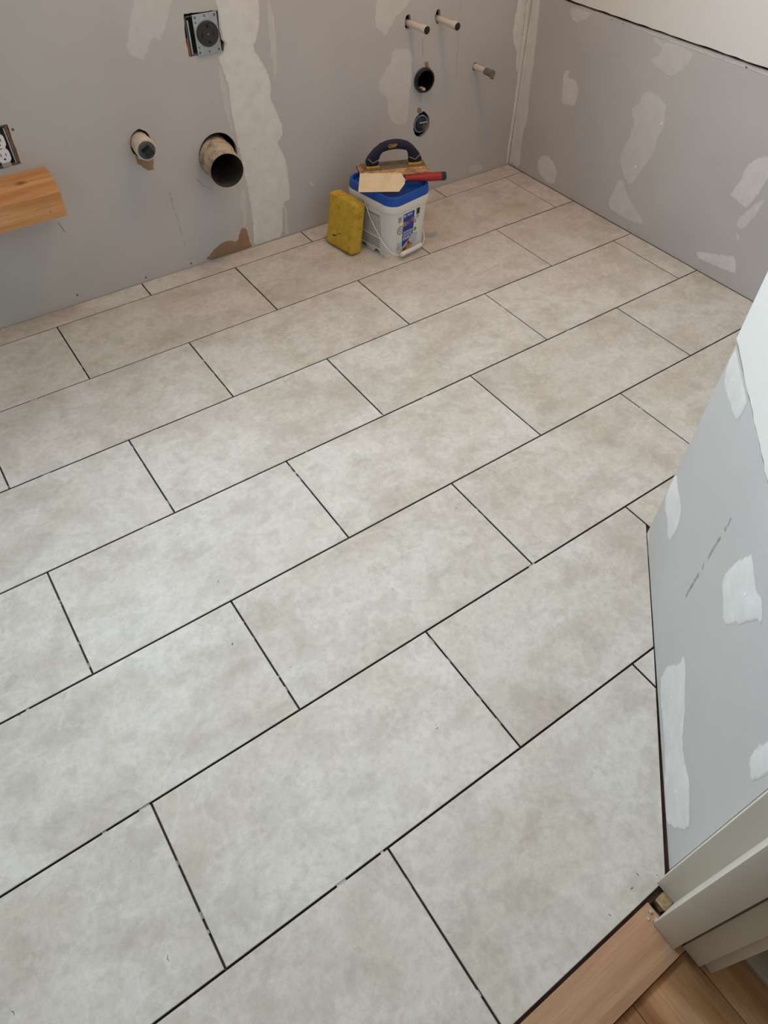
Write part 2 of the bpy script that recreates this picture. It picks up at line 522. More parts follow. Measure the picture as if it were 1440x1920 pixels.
M = {}
M['paper'] = make_paper()
M['mud'] = make_mud()
M['tile'] = make_tile()
M['mudplain'] = dusty('fresh_joint_compound', rgb(236, 235, 232), 0.85, var=0.03, scale=120, bump=0)
M['paint'] = dusty('white_wall_paint', rgb(222, 222, 219), 0.75, var=0.015, scale=8, bump=0.0, spec=0.3)
_t = NT('orange_peel_wall_paint')
_n = _t.noise(_t.coord(), 190, 3, 0.5)
_t.bump(_n, 0.25, 0.0012)
M['peel'] = _t.set(rgb(226, 225, 221), 0.7, 0, 0.3)
M['trim'] = dusty('cream_trim_paint', rgb(212, 206, 194), 0.42, var=0.02, scale=14, bump=0.05, spec=0.5)
M['gypsum'] = dusty('gypsum_core', rgb(196, 192, 186), 0.95, var=0.12, scale=140, bump=0.5)
M['sub'] = dusty('dark_subfloor_membrane', rgb(84, 66, 62), 0.8, var=0.25, scale=40, bump=0.3)
M['cavity'] = dusty('dark_wall_cavity', rgb(52, 44, 38), 0.9, var=0.3, scale=10)
M['tileside'] = dusty('shaded_tile_side', rgb(74, 63, 58), 0.9, var=0.2, scale=80)  # tile sides coloured darker than the tops: shade of the narrow joints painted in
M['thinset'] = dusty('dried_thinset', rgb(176, 174, 170), 0.9, var=0.15, scale=200)
M['torn'] = dusty('torn_brown_paper', rgb(150, 124, 98), 0.95, var=0.10, scale=30, bump=0.3)
M['print'] = dusty('grey_print_ink', rgb(166, 164, 162), 0.9, var=0.2, scale=300, bump=0)
M['screw'] = dusty('black_drywall_screw', rgb(42, 38, 42), 0.5, var=0.2, scale=200)
M['pencil'] = dusty('pencil_graphite', rgb(96, 90, 86), 0.7, var=0.3, scale=200, bump=0)
M['galv'] = dusty('galvanized_plate', rgb(176, 182, 186), 0.42, 0.75, var=0.10, scale=90)
M['steel'] = dusty('dull_steel', rgb(150, 146, 140), 0.45, 0.8, var=0.2, scale=70)
M['boxsteel'] = dusty('junction_box_steel', rgb(120, 116, 110), 0.5, 0.6, var=0.25, scale=50)
M['black'] = dusty('black_plastic', rgb(40, 41, 45), 0.42, var=0.2, scale=80, bump=0.05)
M['slotblack'] = dusty('slot_black', rgb(6, 6, 7), 0.7, var=0.1, scale=50, bump=0)
M['recept'] = dusty('receptacle_black', rgb(50, 51, 54), 0.5, var=0.12, scale=80, bump=0.05)
M['abs'] = dusty('black_abs_pipe', rgb(20, 20, 22), 0.35, var=0.2, scale=60, bump=0.05, spec=0.5)
M['rubber'] = dusty('grey_rubber', rgb(84, 85, 88), 0.7, var=0.15, scale=80)
M['pex'] = dusty('white_pex', rgb(214, 206, 194), 0.4, var=0.04, scale=60, bump=0)
M['pexcap'] = dusty('grey_tape_cap', rgb(118, 116, 118), 0.6, var=0.2, scale=120)
M['bluering'] = dusty('blue_pipe_ring', rgb(112, 146, 182), 0.5, var=0.15, scale=90)
M['duct'] = None
_t = NT('plaster_smeared_duct')
_v = _t.coord()
_n = _t.noise(_v, 26, 6, 0.7, 0.6)
_c = _t.ramp(_n, [(0.36, rgb(112, 102, 92)), (0.48, rgb(176, 160, 140)), (0.66, rgb(205, 190, 170))])
_t.bump(_n, 0.5, 0.002)
M['duct'] = _t.set(_c, 0.8, 0.0, 0.3)
M['ductin'] = dusty('dark_duct_inside', rgb(74, 66, 60), 0.85, var=0.35, scale=45, bump=0.4)  # inside of the duct, darker brown than its shell
M['pipeplaster'] = dusty('plaster_smeared_pipe', rgb(214, 200, 180), 0.85, var=0.16, scale=60, bump=0.5)
M['whiteplastic'] = dusty('white_outlet_plastic', rgb(228, 228, 230), 0.35, var=0.02, scale=30, bump=0)
M['pail'] = dusty('white_pail_plastic', rgb(228, 226, 222), 0.38, var=0.02, scale=20, bump=0, spec=0.5)
M['lid'] = dusty('blue_lid_plastic', rgb(12, 78, 172), 0.38, var=0.06, scale=20, bump=0, spec=0.5)
M['labelblue'] = dusty('label_blue_print', rgb(16, 66, 160), 0.45, var=0.04, scale=40, bump=0)
M['labelwhite'] = dusty('label_white_print', rgb(232, 232, 230), 0.45, var=0.02, scale=40, bump=0)
M['labelpale'] = dusty('label_pale_blue_print', rgb(186, 206, 216), 0.5, var=0.10, scale=80, bump=0)
M['labelgrey'] = dusty('label_grey_print', rgb(138, 136, 140), 0.5, var=0.25, scale=300, bump=0)
M['labelblack'] = dusty('label_black_print', rgb(44, 42, 46), 0.5, var=0.2, scale=200, bump=0)
M['labelred'] = dusty('label_red_print', rgb(176, 34, 40), 0.5, var=0.15, scale=120, bump=0)
M['labelorange'] = dusty('label_orange_print', rgb(214, 130, 48), 0.5, var=0.2, scale=150, bump=0)
M['labelgreen'] = dusty('label_green_print', rgb(110, 142, 58), 0.5, var=0.25, scale=150, bump=0)
M['labelyellow'] = dusty('label_yellow_print', rgb(220, 196, 120), 0.5, var=0.2, scale=150, bump=0)
M['navy'] = dusty('navy_handle_rubber', rgb(34, 34, 54), 0.6, var=0.12, scale=80, bump=0.1)
M['yellow'] = dusty('yellow_foot_plastic', rgb(226, 182, 62), 0.5, var=0.08, scale=80)
M['cream'] = dusty('cream_handle_line', rgb(206, 186, 150), 0.5, var=0.06, scale=80, bump=0)
M['red'] = dusty('red_grip', rgb(164, 44, 48), 0.5, var=0.12, scale=60, bump=0.1)
M['blade'] = dusty('cream_caked_blade', rgb(222, 206, 170), 0.75, var=0.07, scale=30, bump=0.25)
M['tanpad'] = None
_t = NT('stained_tan_pad')
_n = _t.noise(_t.coord(scale=(1, 3, 3)), 22, 6, 0.7, 0.8)
_c = _t.ramp(_n, [(0.34, rgb(112, 84, 66)), (0.5, rgb(196, 146, 106)), (0.66, rgb(214, 184, 146))])
_t.bump(_n, 0.3, 0.001)
M['tanpad'] = _t.set(_c, 0.7, 0, 0.3)
M['floatplate'] = dusty('grimy_float_plate', rgb(132, 116, 98), 0.5, 0.3, var=0.3, scale=40, bump=0.2)
_t = NT('yellow_sponge_foam')
_v = _t.coord()
_n = _t.noise(_v, 220, 4, 0.7)
_n2 = _t.noise(_v, 34, 5, 0.7)
_vo = _t.n('ShaderNodeTexVoronoi')
_vo.inputs['Scale'].default_value = 260
_t.l(_v, _vo.inputs['Vector'])
_c = _t.ramp(_n2, [(0.30, rgb(176, 138, 44)), (0.46, rgb(208, 172, 66)), (0.7, rgb(220, 188, 86))])
_p = _t.ramp(_n, [(0.30, (0.62, 0.55, 0.42)), (0.46, (1, 1, 1))])
_c = _t.mix(0.8, _c, _p, 'MULTIPLY')
_t.bump(_t.math('ADD', _vo.outputs['Distance'], _n), 0.7, 0.002)
M['sponge'] = _t.set(_c, 0.95, 0, 0.15)
M['spongestain'] = dusty('dark_sponge_stain', rgb(78, 34, 18), 0.9, var=0.2, scale=200)
M['ledger'] = make_wood('orange_fir_board', rgb(186, 126, 76), rgb(206, 152, 98), rgb(218, 172, 118), 'X', 1.0, 0.6,
                        knots=[(0.108, -0.068, 0.102, 0.011, rgb(128, 62, 26))])
M['oak'] = make_wood('light_oak_threshold', rgb(168, 132, 102), rgb(178, 142, 112), rgb(188, 154, 124), 'X', 1.0, 0.5, contrast=0.7)
M['plank'] = make_wood('oak_hall_plank', rgb(140, 102, 68), rgb(164, 124, 86), rgb(186, 148, 110), 'Y', 1.0, 0.45)
M['greyplank'] = make_wood('grey_washed_plank', rgb(140, 136, 124), rgb(164, 160, 148), rgb(178, 174, 162), 'Y', 1.0, 0.55)
M['rawwood'] = dusty('raw_jamb_wood', rgb(170, 140, 104), 0.9, var=0.3, scale=120, bump=0.6)
M['studwood'] = dusty('stud_wood', rgb(150, 92, 58), 0.85, var=0.15, scale=60)
M['grit'] = dusty('dark_grit', rgb(92, 80, 72), 0.9, var=0.3, scale=200)
_t = NT('window_glass')
_tr = _t.n('ShaderNodeBsdfTransparent')
_gl = _t.n('ShaderNodeBsdfGlossy')
_gl.inputs['Roughness'].default_value = 0.02
_mx = _t.n('ShaderNodeMixShader')
_mx.inputs[0].default_value = 0.06
_t.l(_tr.outputs[0], _mx.inputs[1])
_t.l(_gl.outputs[0], _mx.inputs[2])
_t.l(_mx.outputs[0], _t.t.nodes['Material Output'].inputs['Surface'])
M['glass'] = _t.m


# ------------------------------------------------------------------ wall building helpers
def board(name, loops, plane, thick, mat, parent=None, edge_mat=None):
    """a sheet with outer outline loops[0] and holes loops[1:], front face on the plane, thickness behind it"""
    bm = bmesh.new()
    edges = []
    for lp in loops:
        vs = [bm.verts.new(plane(p[0], p[1], 0.0)) for p in lp]
        edges += [bm.edges.new((vs[i], vs[(i + 1) % len(vs)])) for i in range(len(vs))]
    bmesh.ops.triangle_fill(bm, use_beauty=True, use_dissolve=False, edges=edges)
    nv = plane(0, 0, 1.0) - plane(0, 0, 0.0)
    r = bmesh.ops.extrude_face_region(bm, geom=bm.faces[:])
    nvs = [g for g in r['geom'] if isinstance(g, bmesh.types.BMVert)]
    bmesh.ops.translate(bm, verts=nvs, vec=-nv * thick)
    bmesh.ops.recalc_face_normals(bm, faces=bm.faces[:])
    for f in bm.faces:
        f.material_index = 0 if abs(f.normal.dot(nv)) > 0.9 else 1
    return finish(name, bm, [mat, edge_mat or M['gypsum']], parent)


def patch(poly, plane, parent, strength=1.0, feather=0.006, mat='mud', name='joint_compound_patch',
          amp=0.0011, step=0.007, height=0.0009, vmin=0.001, umin=None, umax=None, vmax=None, smooth=1):
    pts = jagged(poly, step, amp, smooth)

    def cl(p):
        u, v = p[0], p[1]
        v = max(v, vmin)
        if vmax is not None:
            v = min(v, vmax)
        if umin is not None:
            u = max(u, umin)
        if umax is not None:
            u = min(u, umax)
        return Vector((u, v))
    pts = [cl(p) for p in pts]
    q = [pts[0]]
    for p in pts[1:]:
        if (p - q[-1]).length > 2e-4:
            q.append(p)
    if (q[0] - q[-1]).length < 2e-4:
        q.pop()
    pts = q
    if area2([tuple(p) for p in pts]) < 0:
        pts.reverse()
    n = len(pts)
    bm = bmesh.new()
    lay = bm.verts.layers.float.new('cover')
    outer, inner = [], []
    for i, p in enumerate(pts):
        d = pts[(i + 2) % n] - pts[i - 2]
        nn = Vector((-d.y, d.x)).normalized()
        k = feather * random.uniform(0.5, 1.2)
        v = bm.verts.new(plane(p.x, p.y, 0.00015))
        v[lay] = 0.10 * strength
        outer.append(v)
        c = cl(p + nn * k)
        v = bm.verts.new(plane(c.x, c.y, height))
        v[lay] = strength
        inner.append(v)
    for i in range(n):
        j = (i + 1) % n
        bm.faces.new((outer[i], outer[j], inner[j], inner[i]))
    es = [bm.edges.get((inner[i], inner[(i + 1) % n])) for i in range(n)]
    bmesh.ops.triangle_fill(bm, use_beauty=True, edges=es)
    return finish(name, bm, M[mat], parent, smooth=True, flat_angle=80)


def ellipse(cx, cz, rx, rz, n=30, jit=0.0):
    return [(cx + (rx + random.uniform(-jit, jit)) * math.cos(2 * math.pi * i / n),
             cz + (rz + random.uniform(-jit, jit)) * math.sin(2 * math.pi * i / n)) for i in range(n)]


def screw(u, v, plane, parent, r=0.0032, name='drywall_screw', mat='screw'):
    bm = bmesh.new()
    base = plane(u, v, -0.0005)
    nv = plane(0, 0, 1.0) - plane(0, 0, 0.0)
    lathe(bm, base, nv, [(0, r), (0.0012, r), (0.0012, r * 0.5), (0.0004, r * 0.35)], 12, False, True)
    return finish(name, bm, M[mat], parent)


def print_strip(a, b, plane, parent, width=0.006, seed=1):
    """faint factory ink: rows of small dashes, too worn to read"""
    rnd = random.Random(seed)
    a, b = Vector(a), Vector(b)
    d = (b - a)
    L = d.length
    d.normalize()
    n = Vector((-d.y, d.x))
    bm = bmesh.new()
    s = 0.0
    while s < L:
        w = rnd.uniform(0.0018, 0.0042)
        if rnd.random() < 0.80:
            lo, hi = rnd.choice(((-0.5, 0.5), (-0.5, 0.1), (-0.1, 0.5), (-0.45, 0.45)))
            p = a + d * s
            q = [p + n * (width * lo), p + d * w * 0.6 + n * (width * lo), p + d * w * 0.6 + n * (width * hi), p + n * (width * hi)]
            bm.faces.new([bm.verts.new(plane(x.x, x.y, 0.0004)) for x in q])
        if rnd.random() < 0.06:
            s += rnd.uniform(0.010, 0.020)
        s += w
    return finish('faded_print', bm, M['print'], parent)


def struct(o):
    o['kind'] = 'structure'
    return o


# ------------------------------------------------------------------ floor: subfloor + individual tiles
bm = bmesh.new()
box(bm, XL - 0.1, XR + 0.1, -2.168, YB + 0.2, -0.05, -0.0085)
floor = struct(finish('floor', bm, M['sub']))

TW, TL, J = 0.3075, 0.62883, 0.0037
TILE_T = 0.0085


def clip(poly, fn):
    out = []
    for i in range(len(poly)):
        a, b = poly[i], poly[(i + 1) % len(poly)]
        fa, fb = fn(*a), fn(*b)
        if fa >= 0:
            out.append(a)
        if (fa >= 0) != (fb >= 0):
            t = fa / (fa - fb)
            out.append((a[0] + (b[0] - a[0]) * t, a[1] + (b[1] - a[1]) * t))
    return out


def tile_mesh(poly):
    if area2(poly) < 0:
        poly = poly[::-1]
    cx = sum(p[0] for p in poly) / len(poly)
    cy = sum(p[1] for p in poly) / len(poly)
    bm = bmesh.new()
    n = len(poly)
    e = 0.0009

    def inset(k):
        res = []
        for i in range(n):
            p0, p1, p2 = Vector(poly[i - 1]), Vector(poly[i]), Vector(poly[(i + 1) % n])
            d1, d2 = (p1 - p0).normalized(), (p2 - p1).normalized()
            n1, n2 = Vector((-d1.y, d1.x)), Vector((-d2.y, d2.x))
            m = (n1 + n2) / max(0.3, 1 + n1.dot(n2))
            q = p1 + m * k
            res.append((q.x - cx, q.y - cy))
        return res
    lo = [(p[0] - cx, p[1] - cy) for p in poly]
    top = inset(e)
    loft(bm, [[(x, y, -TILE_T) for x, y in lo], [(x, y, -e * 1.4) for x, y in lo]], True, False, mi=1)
    loft(bm, [[(x, y, -e * 1.4) for x, y in lo], [(x, y, 0) for x, y in top]], False, True, mi=0)
    bmesh.ops.remove_doubles(bm, verts=bm.verts[:], dist=1e-6)
    me = bpy.data.meshes.new('tile')
    bmesh.ops.recalc_face_normals(bm, faces=bm.faces[:])
    bm.to_mesh(me)
    bm.free()
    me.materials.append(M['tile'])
    me.materials.append(M['tileside'])
    return me, (cx, cy)


FULL, FC = tile_mesh([(-TL / 2 + J / 2, -TW / 2 + J / 2), (TL / 2 - J / 2, -TW / 2 + J / 2),
                      (TL / 2 - J / 2, TW / 2 - J / 2), (-TL / 2 + J / 2, TW / 2 - J / 2)])
# edge of the tiling beside the angled wall: gap grows towards the doorway
def gap_side(h0, h1):
    a, c = on_diag(0.0, 0, h0), on_diag(0.752, 0, h1)
    n = Vector((-(c.y - a.y), c.x - a.x))
    if n.dot(Vector((-0.7, 0.7))) < 0:
        n = -n
    return lambda x, y: n.dot(Vector((x - a.x, y - a.y)))


DIAG_SIDE = {6: gap_side(0.0012, 0.0030), 7: gap_side(-0.0025, 0.0072)}

cross_joints = []
for row in range(0, 8):
    off = 0.3180 if row % 2 == 0 else 0.0035
    if row == 0:
        y1, y0, off = YB - 0.0025, 0.0, 0.3205
    else:
        y1, y0 = -TW * (row - 1), -TW * row
    k0 = int((XL - off) / TL) - 2
    for k in range(k0, k0 + 12):
        x0, x1 = off + k * TL, off + (k + 1) * TL
        if x1 < XL + 0.01 or x0 > XR - 0.004:
            continue
        a0, a1, b0, b1 = x0 + J / 2, x1 - J / 2, y0 + J / 2, y1 - J / 2
        if row == 0:
            b1 = y1
        if row == 7:
            b0 = -2.1580
        poly = [(a0, b0), (a1, b0), (a1, b1), (a0, b1)]
        cut = False
        if a1 > XR - 0.003:
            poly = clip(poly, lambda x, y: XR - 0.003 - x)
            cut = True
        if a0 < XL + 0.003:
            poly = clip(poly, lambda x, y: x - XL - 0.003)
            cut = True
        if row >= 6 and x1 > 0.3:
            if row == 6 and x0 > 0.93:
                poly = clip(poly, lambda x, y: y + 1.6225)
            elif x0 > -0.05:
                poly = clip(poly, DIAG_SIDE[row])
            cut = True
        if row in (0, 7):
            cut = True
        if len(poly) < 3 or abs(area2(poly)) < 4e-4:
            continue
        if cut:
            me, (cx, cy) = tile_mesh(poly)
        else:
            me, cx, cy = FULL, (x0 + x1) / 2, (y0 + y1) / 2
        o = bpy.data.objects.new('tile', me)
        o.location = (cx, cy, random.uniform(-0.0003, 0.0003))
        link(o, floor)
        if row > 0 and XL < x0 < XR:
            cross_joints.append((x0, y0, y1))

# crumbs of thinset left in the joints
bm = bmesh.new()
rnd = random.Random(3)
for (x, y0, y1) in cross_joints:
    if x > 0.35 and y0 < -1.75:
        continue
    y = y0 + rnd.uniform(0.0, 0.05)
    while y < y1 - 0.01:
        ln = rnd.uniform(0.003, 0.016)
        if rnd.random() < 0.36:
            h = rnd.uniform(-0.0062, -0.0030)
            if rnd.random() < 0.08:
                h = -0.0012
            box(bm, x - J / 2, x + J / 2 * rnd.uniform(-0.2, 1.0), y, min(y + ln, y1 - 0.004), -0.0085, h)
        y += ln + rnd.uniform(0.002, 0.035)
for row in range(1, 7):
    for _ in range(5):
        x = rnd.uniform(-0.6, 1.6)
        y = -TW * row
        if x - y > 2.45:
            continue
        box(bm, x, x + rnd.uniform(0.004, 0.02), y - J / 2, y + J / 2, -0.0085, rnd.uniform(-0.004, -0.0008))
o = finish('thinset_crumbs', bm, M['thinset'], floor)
o['kind'] = 'stuff'

# ------------------------------------------------------------------ back wall with its openings
def rect(a0, a1, b0, b1):
    return [(a0, b0), (a1, b0), (a1, b1), (a0, b1)]


HOLES = {
    'window': rect(WX0, WX1, WZ0, WZ1),
    'range': jagged([(0.638, 0.752), (0.742, 0.747), (0.739, 0.715), (0.740, 0.674), (0.749, 0.664), (0.741, 0.641), (0.632, 0.644), (0.630, 0.694)], 0.01, 0.0006, 0),
    'duplex': jagged([(-0.004, 0.462), (0.087, 0.466), (0.088, 0.572), (-0.002, 0.574)], 0.012, 0.0006, 0),
    'cap': ellipse(0.434, 0.440, 0.034, 0.043, 26, 0.0016),
    'duct': ellipse(0.673, 0.351, 0.0670, 0.0690, 40, 0.0005),
    'abs1': ellipse(1.501, 0.424, 0.0420, 0.0420, 26, 0.0012),
    'abs2': ellipse(1.501, 0.268, 0.0385, 0.0450, 30, 0.0022),
    'pex1': ellipse(1.4225, 0.6185, 0.0135, 0.0230, 14, 0.0025),
    'pex2': ellipse(1.5500, 0.6160, 0.0120, 0.0230, 14, 0.0020),
    'pex3': ellipse(1.7400, 0.4270, 0.0110, 0.0140, 14, 0.0012),
}
wall_back = struct(board('wall_back', [rect(XL - 0.02, XR + 0.02, -0.004, CEIL)] + [[tuple(p) for p in h] for h in HOLES.values()],
                         on_back, 0.0127, M['paper']))
patch(BACK['A'], on_back, wall_back, 0.55, 0.010)
patch(BACK['B'], on_back, wall_back, 1.0, 0.006)
patch(BACK['B2'], on_back, wall_back, 0.45, 0.004, amp=0.0016)
patch(BACK['B3'], on_back, wall_back, 0.42, 0.006)
patch(BACK['B4'], on_back, wall_back, 0.40, 0.004)
patch(BACK['C'], on_back, wall_back, 0.62, 0.008)
patch(BACK['D'], on_back, wall_back, 0.58, 0.009)
patch(BACK['E'], on_back, wall_back, 0.95, 0.004, umax=XR - 0.0005)
patch([(1.968, 0.002), (1.972, 0.30), (1.962, 0.62), (1.95, 1.2), (XR, 1.2), (XR, 0.002)], on_back, wall_back, 1.0, 0.003, height=0.0014, umax=XR - 0.0003)
patch(BACK['F'], on_back, wall_back, 0.48, 0.010)
patch(BACK['G'], on_back, wall_back, 0.5, 0.003)
patch(BACK['S1'], on_back, wall_back, 0.8, 0.001, smooth=0)
patch([(1.545, 0.196), (1.56, 0.204), (1.572, 0.193), (1.566, 0.184), (1.55, 0.186)], on_back, wall_back, 0.35, 0.004)
patch(BACK['torn'], on_back, wall_back, 1, 0.001, 'torn', 'torn_paper', height=0.0005, amp=0.0010)
patch([(0.4080, 0.4180), (0.4075, 0.3900), (0.4218, 0.3720), (0.4362, 0.3605), (0.4545, 0.3590), (0.4590, 0.3860), (0.4600, 0.4130), (0.452, 0.401), (0.434, 0.396), (0.416, 0.402)],
      on_back, wall_back, 1, 0.001, 'torn', 'torn_paper', height=0.0005, smooth=0)
patch(BACK['tornabs1'], on_back, wall_back, 1, 0.001, 'torn', 'torn_paper', height=0.0005, smooth=0)
patch(BACK['tornabs2'], on_back, wall_back, 1, 0.001, 'torn', 'torn_paper', height=0.0005, smooth=0)
for u, v in ((0.109, 0.0305), (0.3415, 0.0145), (0.5075, 0.0130), (0.0972, 0.5563)):
    screw(u, v, on_back, wall_back)
print_strip(PRINTS['m1'][0], PRINTS['m1'][1], on_back, wall_back, 0.0055, 3)
print_strip(PRINTS['m2'][0], PRINTS['m2'][1], on_back, wall_back, 0.0055, 5)


def pencil(pts, plane, parent, w=0.0009):
    bm = bmesh.new()
    for a, b in zip(pts, pts[1:]):
        a, b = Vector(a), Vector(b)
        d = (b - a).normalized()
        n = Vector((-d.y, d.x)) * w / 2
        bm.faces.new([bm.verts.new(plane(q.x, q.y, 0.00045)) for q in (a - n, b - n, b + n, a + n)])
    return finish('pencil_mark', bm, M['pencil'], parent)


pencil([(0.1285, 0.2770), (0.1345, 0.2560), (0.1375, 0.2440)], on_back, wall_back, 0.0014)
pencil([(1.4905, 0.388), (1.4935, 0.347)], on_back, wall_back)
pencil([(1.4870, 0.560), (1.4920, 0.505)], on_back, wall_back)
pencil([(0.585, 0.295), (0.603, 0.268), (0.632, 0.247)], on_back, wall_back)

# sheathing and studs behind the drywall, open at the window
yb0, yb1 = YB + 0.100, YB + 0.115
for d in ((XL - 0.1, XR + 0.1, yb0, yb1, -0.05, WZ0), (XL - 0.1, XR + 0.1, yb0, yb1, WZ1, CEIL + 0.1),
          (XL - 0.1, WX0, yb0, yb1, WZ0, WZ1), (WX1, XR + 0.1, yb0, yb1, WZ0, WZ1)):
    box_obj('sheathing', d, M['cavity'], wall_back)
for x in (-0.9, -0.45, -0.06, 0.585, 0.775, 1.18, 1.36, 1.62):
    box_obj('stud', (x, x + 0.036, YB + 0.0130, yb0, -0.02, WZ0 - 0.03 if WX0 - .05 < x < WX1 else CEIL), M['studwood'], wall_back)

# window in the back wall, above the picture
bm = bmesh.new()
for d in ((WX0 - 0.02, WX1 + 0.02, YB - 0.004, yb1 + 0.03, WZ0 - 0.022, WZ0), (WX0 - 0.02, WX1 + 0.02, YB + 0.0, yb1 + 0.03, WZ1, WZ1 + 0.022),
          (WX0 - 0.022, WX0, YB + 0.0, yb1 + 0.03, WZ0, WZ1), (WX1, WX1 + 0.022, YB + 0.0, yb1 + 0.03, WZ0, WZ1)):
    box(bm, *d)
window = struct(finish('window_1', bm, M['trim']))
bm = bmesh.new()
wy0, wy1 = YB + 0.07, YB + 0.095
for d in ((WX0, WX1, wy0, wy1, WZ0, WZ0 + 0.04), (WX0, WX1, wy0, wy1, WZ1 - 0.04, WZ1), (WX0, WX0 + 0.04, wy0, wy1, WZ0 + 0.04, WZ1 - 0.04),
          (WX1 - 0.04, WX1, wy0, wy1, WZ0 + 0.04, WZ1 - 0.04), ((WX0 + WX1) / 2 - 0.025, (WX0 + WX1) / 2 + 0.025, wy0, wy1, WZ0 + 0.04, WZ1 - 0.04)):
    box(bm, *d)
finish('window_sash', bm, M['whiteplastic'], window)
for a, b in ((WX0 + 0.04, (WX0 + WX1) / 2 - 0.025), ((WX0 + WX1) / 2 + 0.025, WX1 - 0.04)):
    box_obj('pane', (a, b, YB + 0.080, YB + 0.084, WZ0 + 0.04, WZ1 - 0.04), M['glass'], window)


# ------------------------------------------------------------------ right wall: grey board below, painted board above
def ragged_edge(u0, u1, v, amp, step, drift=0.0, rnd=random.Random(11)):
    n = max(2, int(abs(u1 - u0) / step))
    return [(u0 + (u1 - u0) * i / n, v + drift * math.sin(3.1 * i / n) + rnd.uniform(-amp, amp)) for i in range(n + 1)]


bm = bmesh.new()
box(bm, XR + 0.095, XR + 0.11, -1.75, YB + 0.12, -0.05, CEIL + 0.05)
box(bm, XR + 0.0135, XR + 0.095, -1.75, YB + 0.1, 0.600, 0.68)
wall_right = struct(finish('wall_right', bm, M['cavity']))
low = [(YB, 0.0), (-1.64, 0.0)] + ragged_edge(-1.64, YB, 0.6375, 0.0009, 0.03, 0.002)
pr = board('drywall_panel', [low], on_right, 0.0127, M['paper'], wall_right)
up = [(YB, CEIL)] + ragged_edge(YB, -1.64, 0.6462, 0.0015, 0.035, 0.001) + [(-1.64, CEIL)]
pu = board('drywall_panel', [up], lambda u, v, h=0.0: on_right(u, v, h + 0.001), 0.0137, M['peel'], wall_right)
pu['label'] = 'white painted upper drywall panel'
_st = {'R1': 0.85, 'R2': 0.6, 'R3': 0.8, 'R4': 0.8, 'R5': 0.5, 'R6': 0.55, 'R7': 0.6, 'R8': 0.75, 'R9': 0.6, 'R10': 0.8, 'R11': 0.6}
for k, pl in RIGHT.items():
    patch(pl, on_right, wall_right, _st[k], 0.007 if k not in ('R11',) else 0.003, umax=YB - 0.0005, vmax=0.634)
patch([(YB, 0.002), (YB - 0.014, 0.002), (YB - 0.012, 0.3), (YB - 0.016, 0.634), (YB, 0.634)], on_right, wall_right, 1.0, 0.003, height=0.0014, umax=YB - 0.0003)
patch([(-0.30, 0.634), (-0.30, 0.6295), (-0.80, 0.6270), (-1.10, 0.6290), (-1.10, 0.634)], on_right, wall_right, 0.5, 0.002, vmax=0.6350)
for u, v in ((-0.607, 0.3965), (-0.553, 0.2300)):
    bm = bmesh.new()
    lathe(bm, on_right(u, v, 0.0010), (-1, 0, 0), [(0, 0.0042), (0.0006, 0.0040), (0.0002, 0.002)], 12, False, True)
    finish('screw_dimple', bm, M['mudplain'], wall_right)
for u, v in ((-0.296, 0.006), (-0.475, 0.004), (-0.595, 0.007)):
    screw(u, v, on_right, wall_right, 0.0022, 'drywall_nick', 'torn')

# ------------------------------------------------------------------ angled wall beside the doorway
DLEN = 0.7515
bm = bmesh.new()
pts = [on_diag(-0.012, 0, -0.0135), on_diag(DLEN, 0, -0.0135), on_diag(DLEN, 0, -0.10), on_diag(0.02, 0, -0.10)]
prism(bm, [(p.x, p.y) for p in pts], lambda x, y: Vector((x, y, -0.02)), lambda x, y: Vector((x, y, CEIL)))
wall_diag = struct(finish('wall_angled', bm, M['cavity']))
low = [(0.0, 0.0), (DLEN, 0.0)] + ragged_edge(DLEN, 0.0, 0.5700, 0.0014, 0.02, 0.001)
board('drywall_panel', [low], on_diag, 0.0127, M['paper'], wall_diag)
up = [(-0.004, CEIL)] + ragged_edge(-0.004, DLEN, 0.5785, 0.0020, 0.018, -0.002) + [(DLEN, CEIL)]
pu = board('drywall_panel', [up], lambda u, v, h=0.0: on_diag(u, v, h + 0.0025), 0.0150, M['peel'], wall_diag)
pu['label'] = 'white painted upper drywall panel'
_sd = {'D1': 0.8, 'D2': 0.9, 'D3': 0.9, 'D4': 0.9, 'D5': 0.6, 'D6': 0.85}
for k, pl in DIAG.items():
    patch(pl, on_diag, wall_diag, _sd[k], 0.005 if k != 'D5' else 0.002, umin=0.001, umax=DLEN - 0.001, vmax=0.566)
print_strip(PRINTS['md'][0], PRINTS['md'][1], on_diag, wall_diag, 0.0085, 9)
for u, v in ((0.070, 0.176), (0.468, 0.4435), (0.060, 0.5340), (0.470, 0.0830), (0.640, 0.0640)):
    bm = bmesh.new()
    lathe(bm, on_diag(u, v, 0.0010), DGN, [(0, 0.0036), (0.0007, 0.0034), (0.0003, 0.0018)], 12, False, True)
    finish('screw_dimple', bm, M['mudplain'], wall_diag)
# return of the angled wall towards the right wall, its face to the room
wall_return = struct(box_obj('wall_return', (0.9305, XR + 0.02, -1.70, -1.6265, -0.01, CEIL), M['paper']))

# ------------------------------------------------------------------ doorway wall, left wall, ceiling, hall
wf = bmesh.new()
box(wf, XL - 0.1, -0.62, -2.28, -2.165, -0.02, CEIL)
box(wf, -0.62, 0.40, -2.28, -2.165, 2.06, CEIL)
box(wf, 0.405, 2.2, -2.272, -2.17, -0.02, CEIL)
wall_front = struct(finish('wall_front', wf, M['paper']))
struct(box_obj('wall_left', (XL - 0.1, XL, -2.28, YB + 0.12, -0.02, CEIL), M['paper']))
struct(box_obj('ceiling', (XL - 0.1, XR + 0.12, -2.28, YB + 0.12, CEIL, CEIL + 0.1), M['paper']))

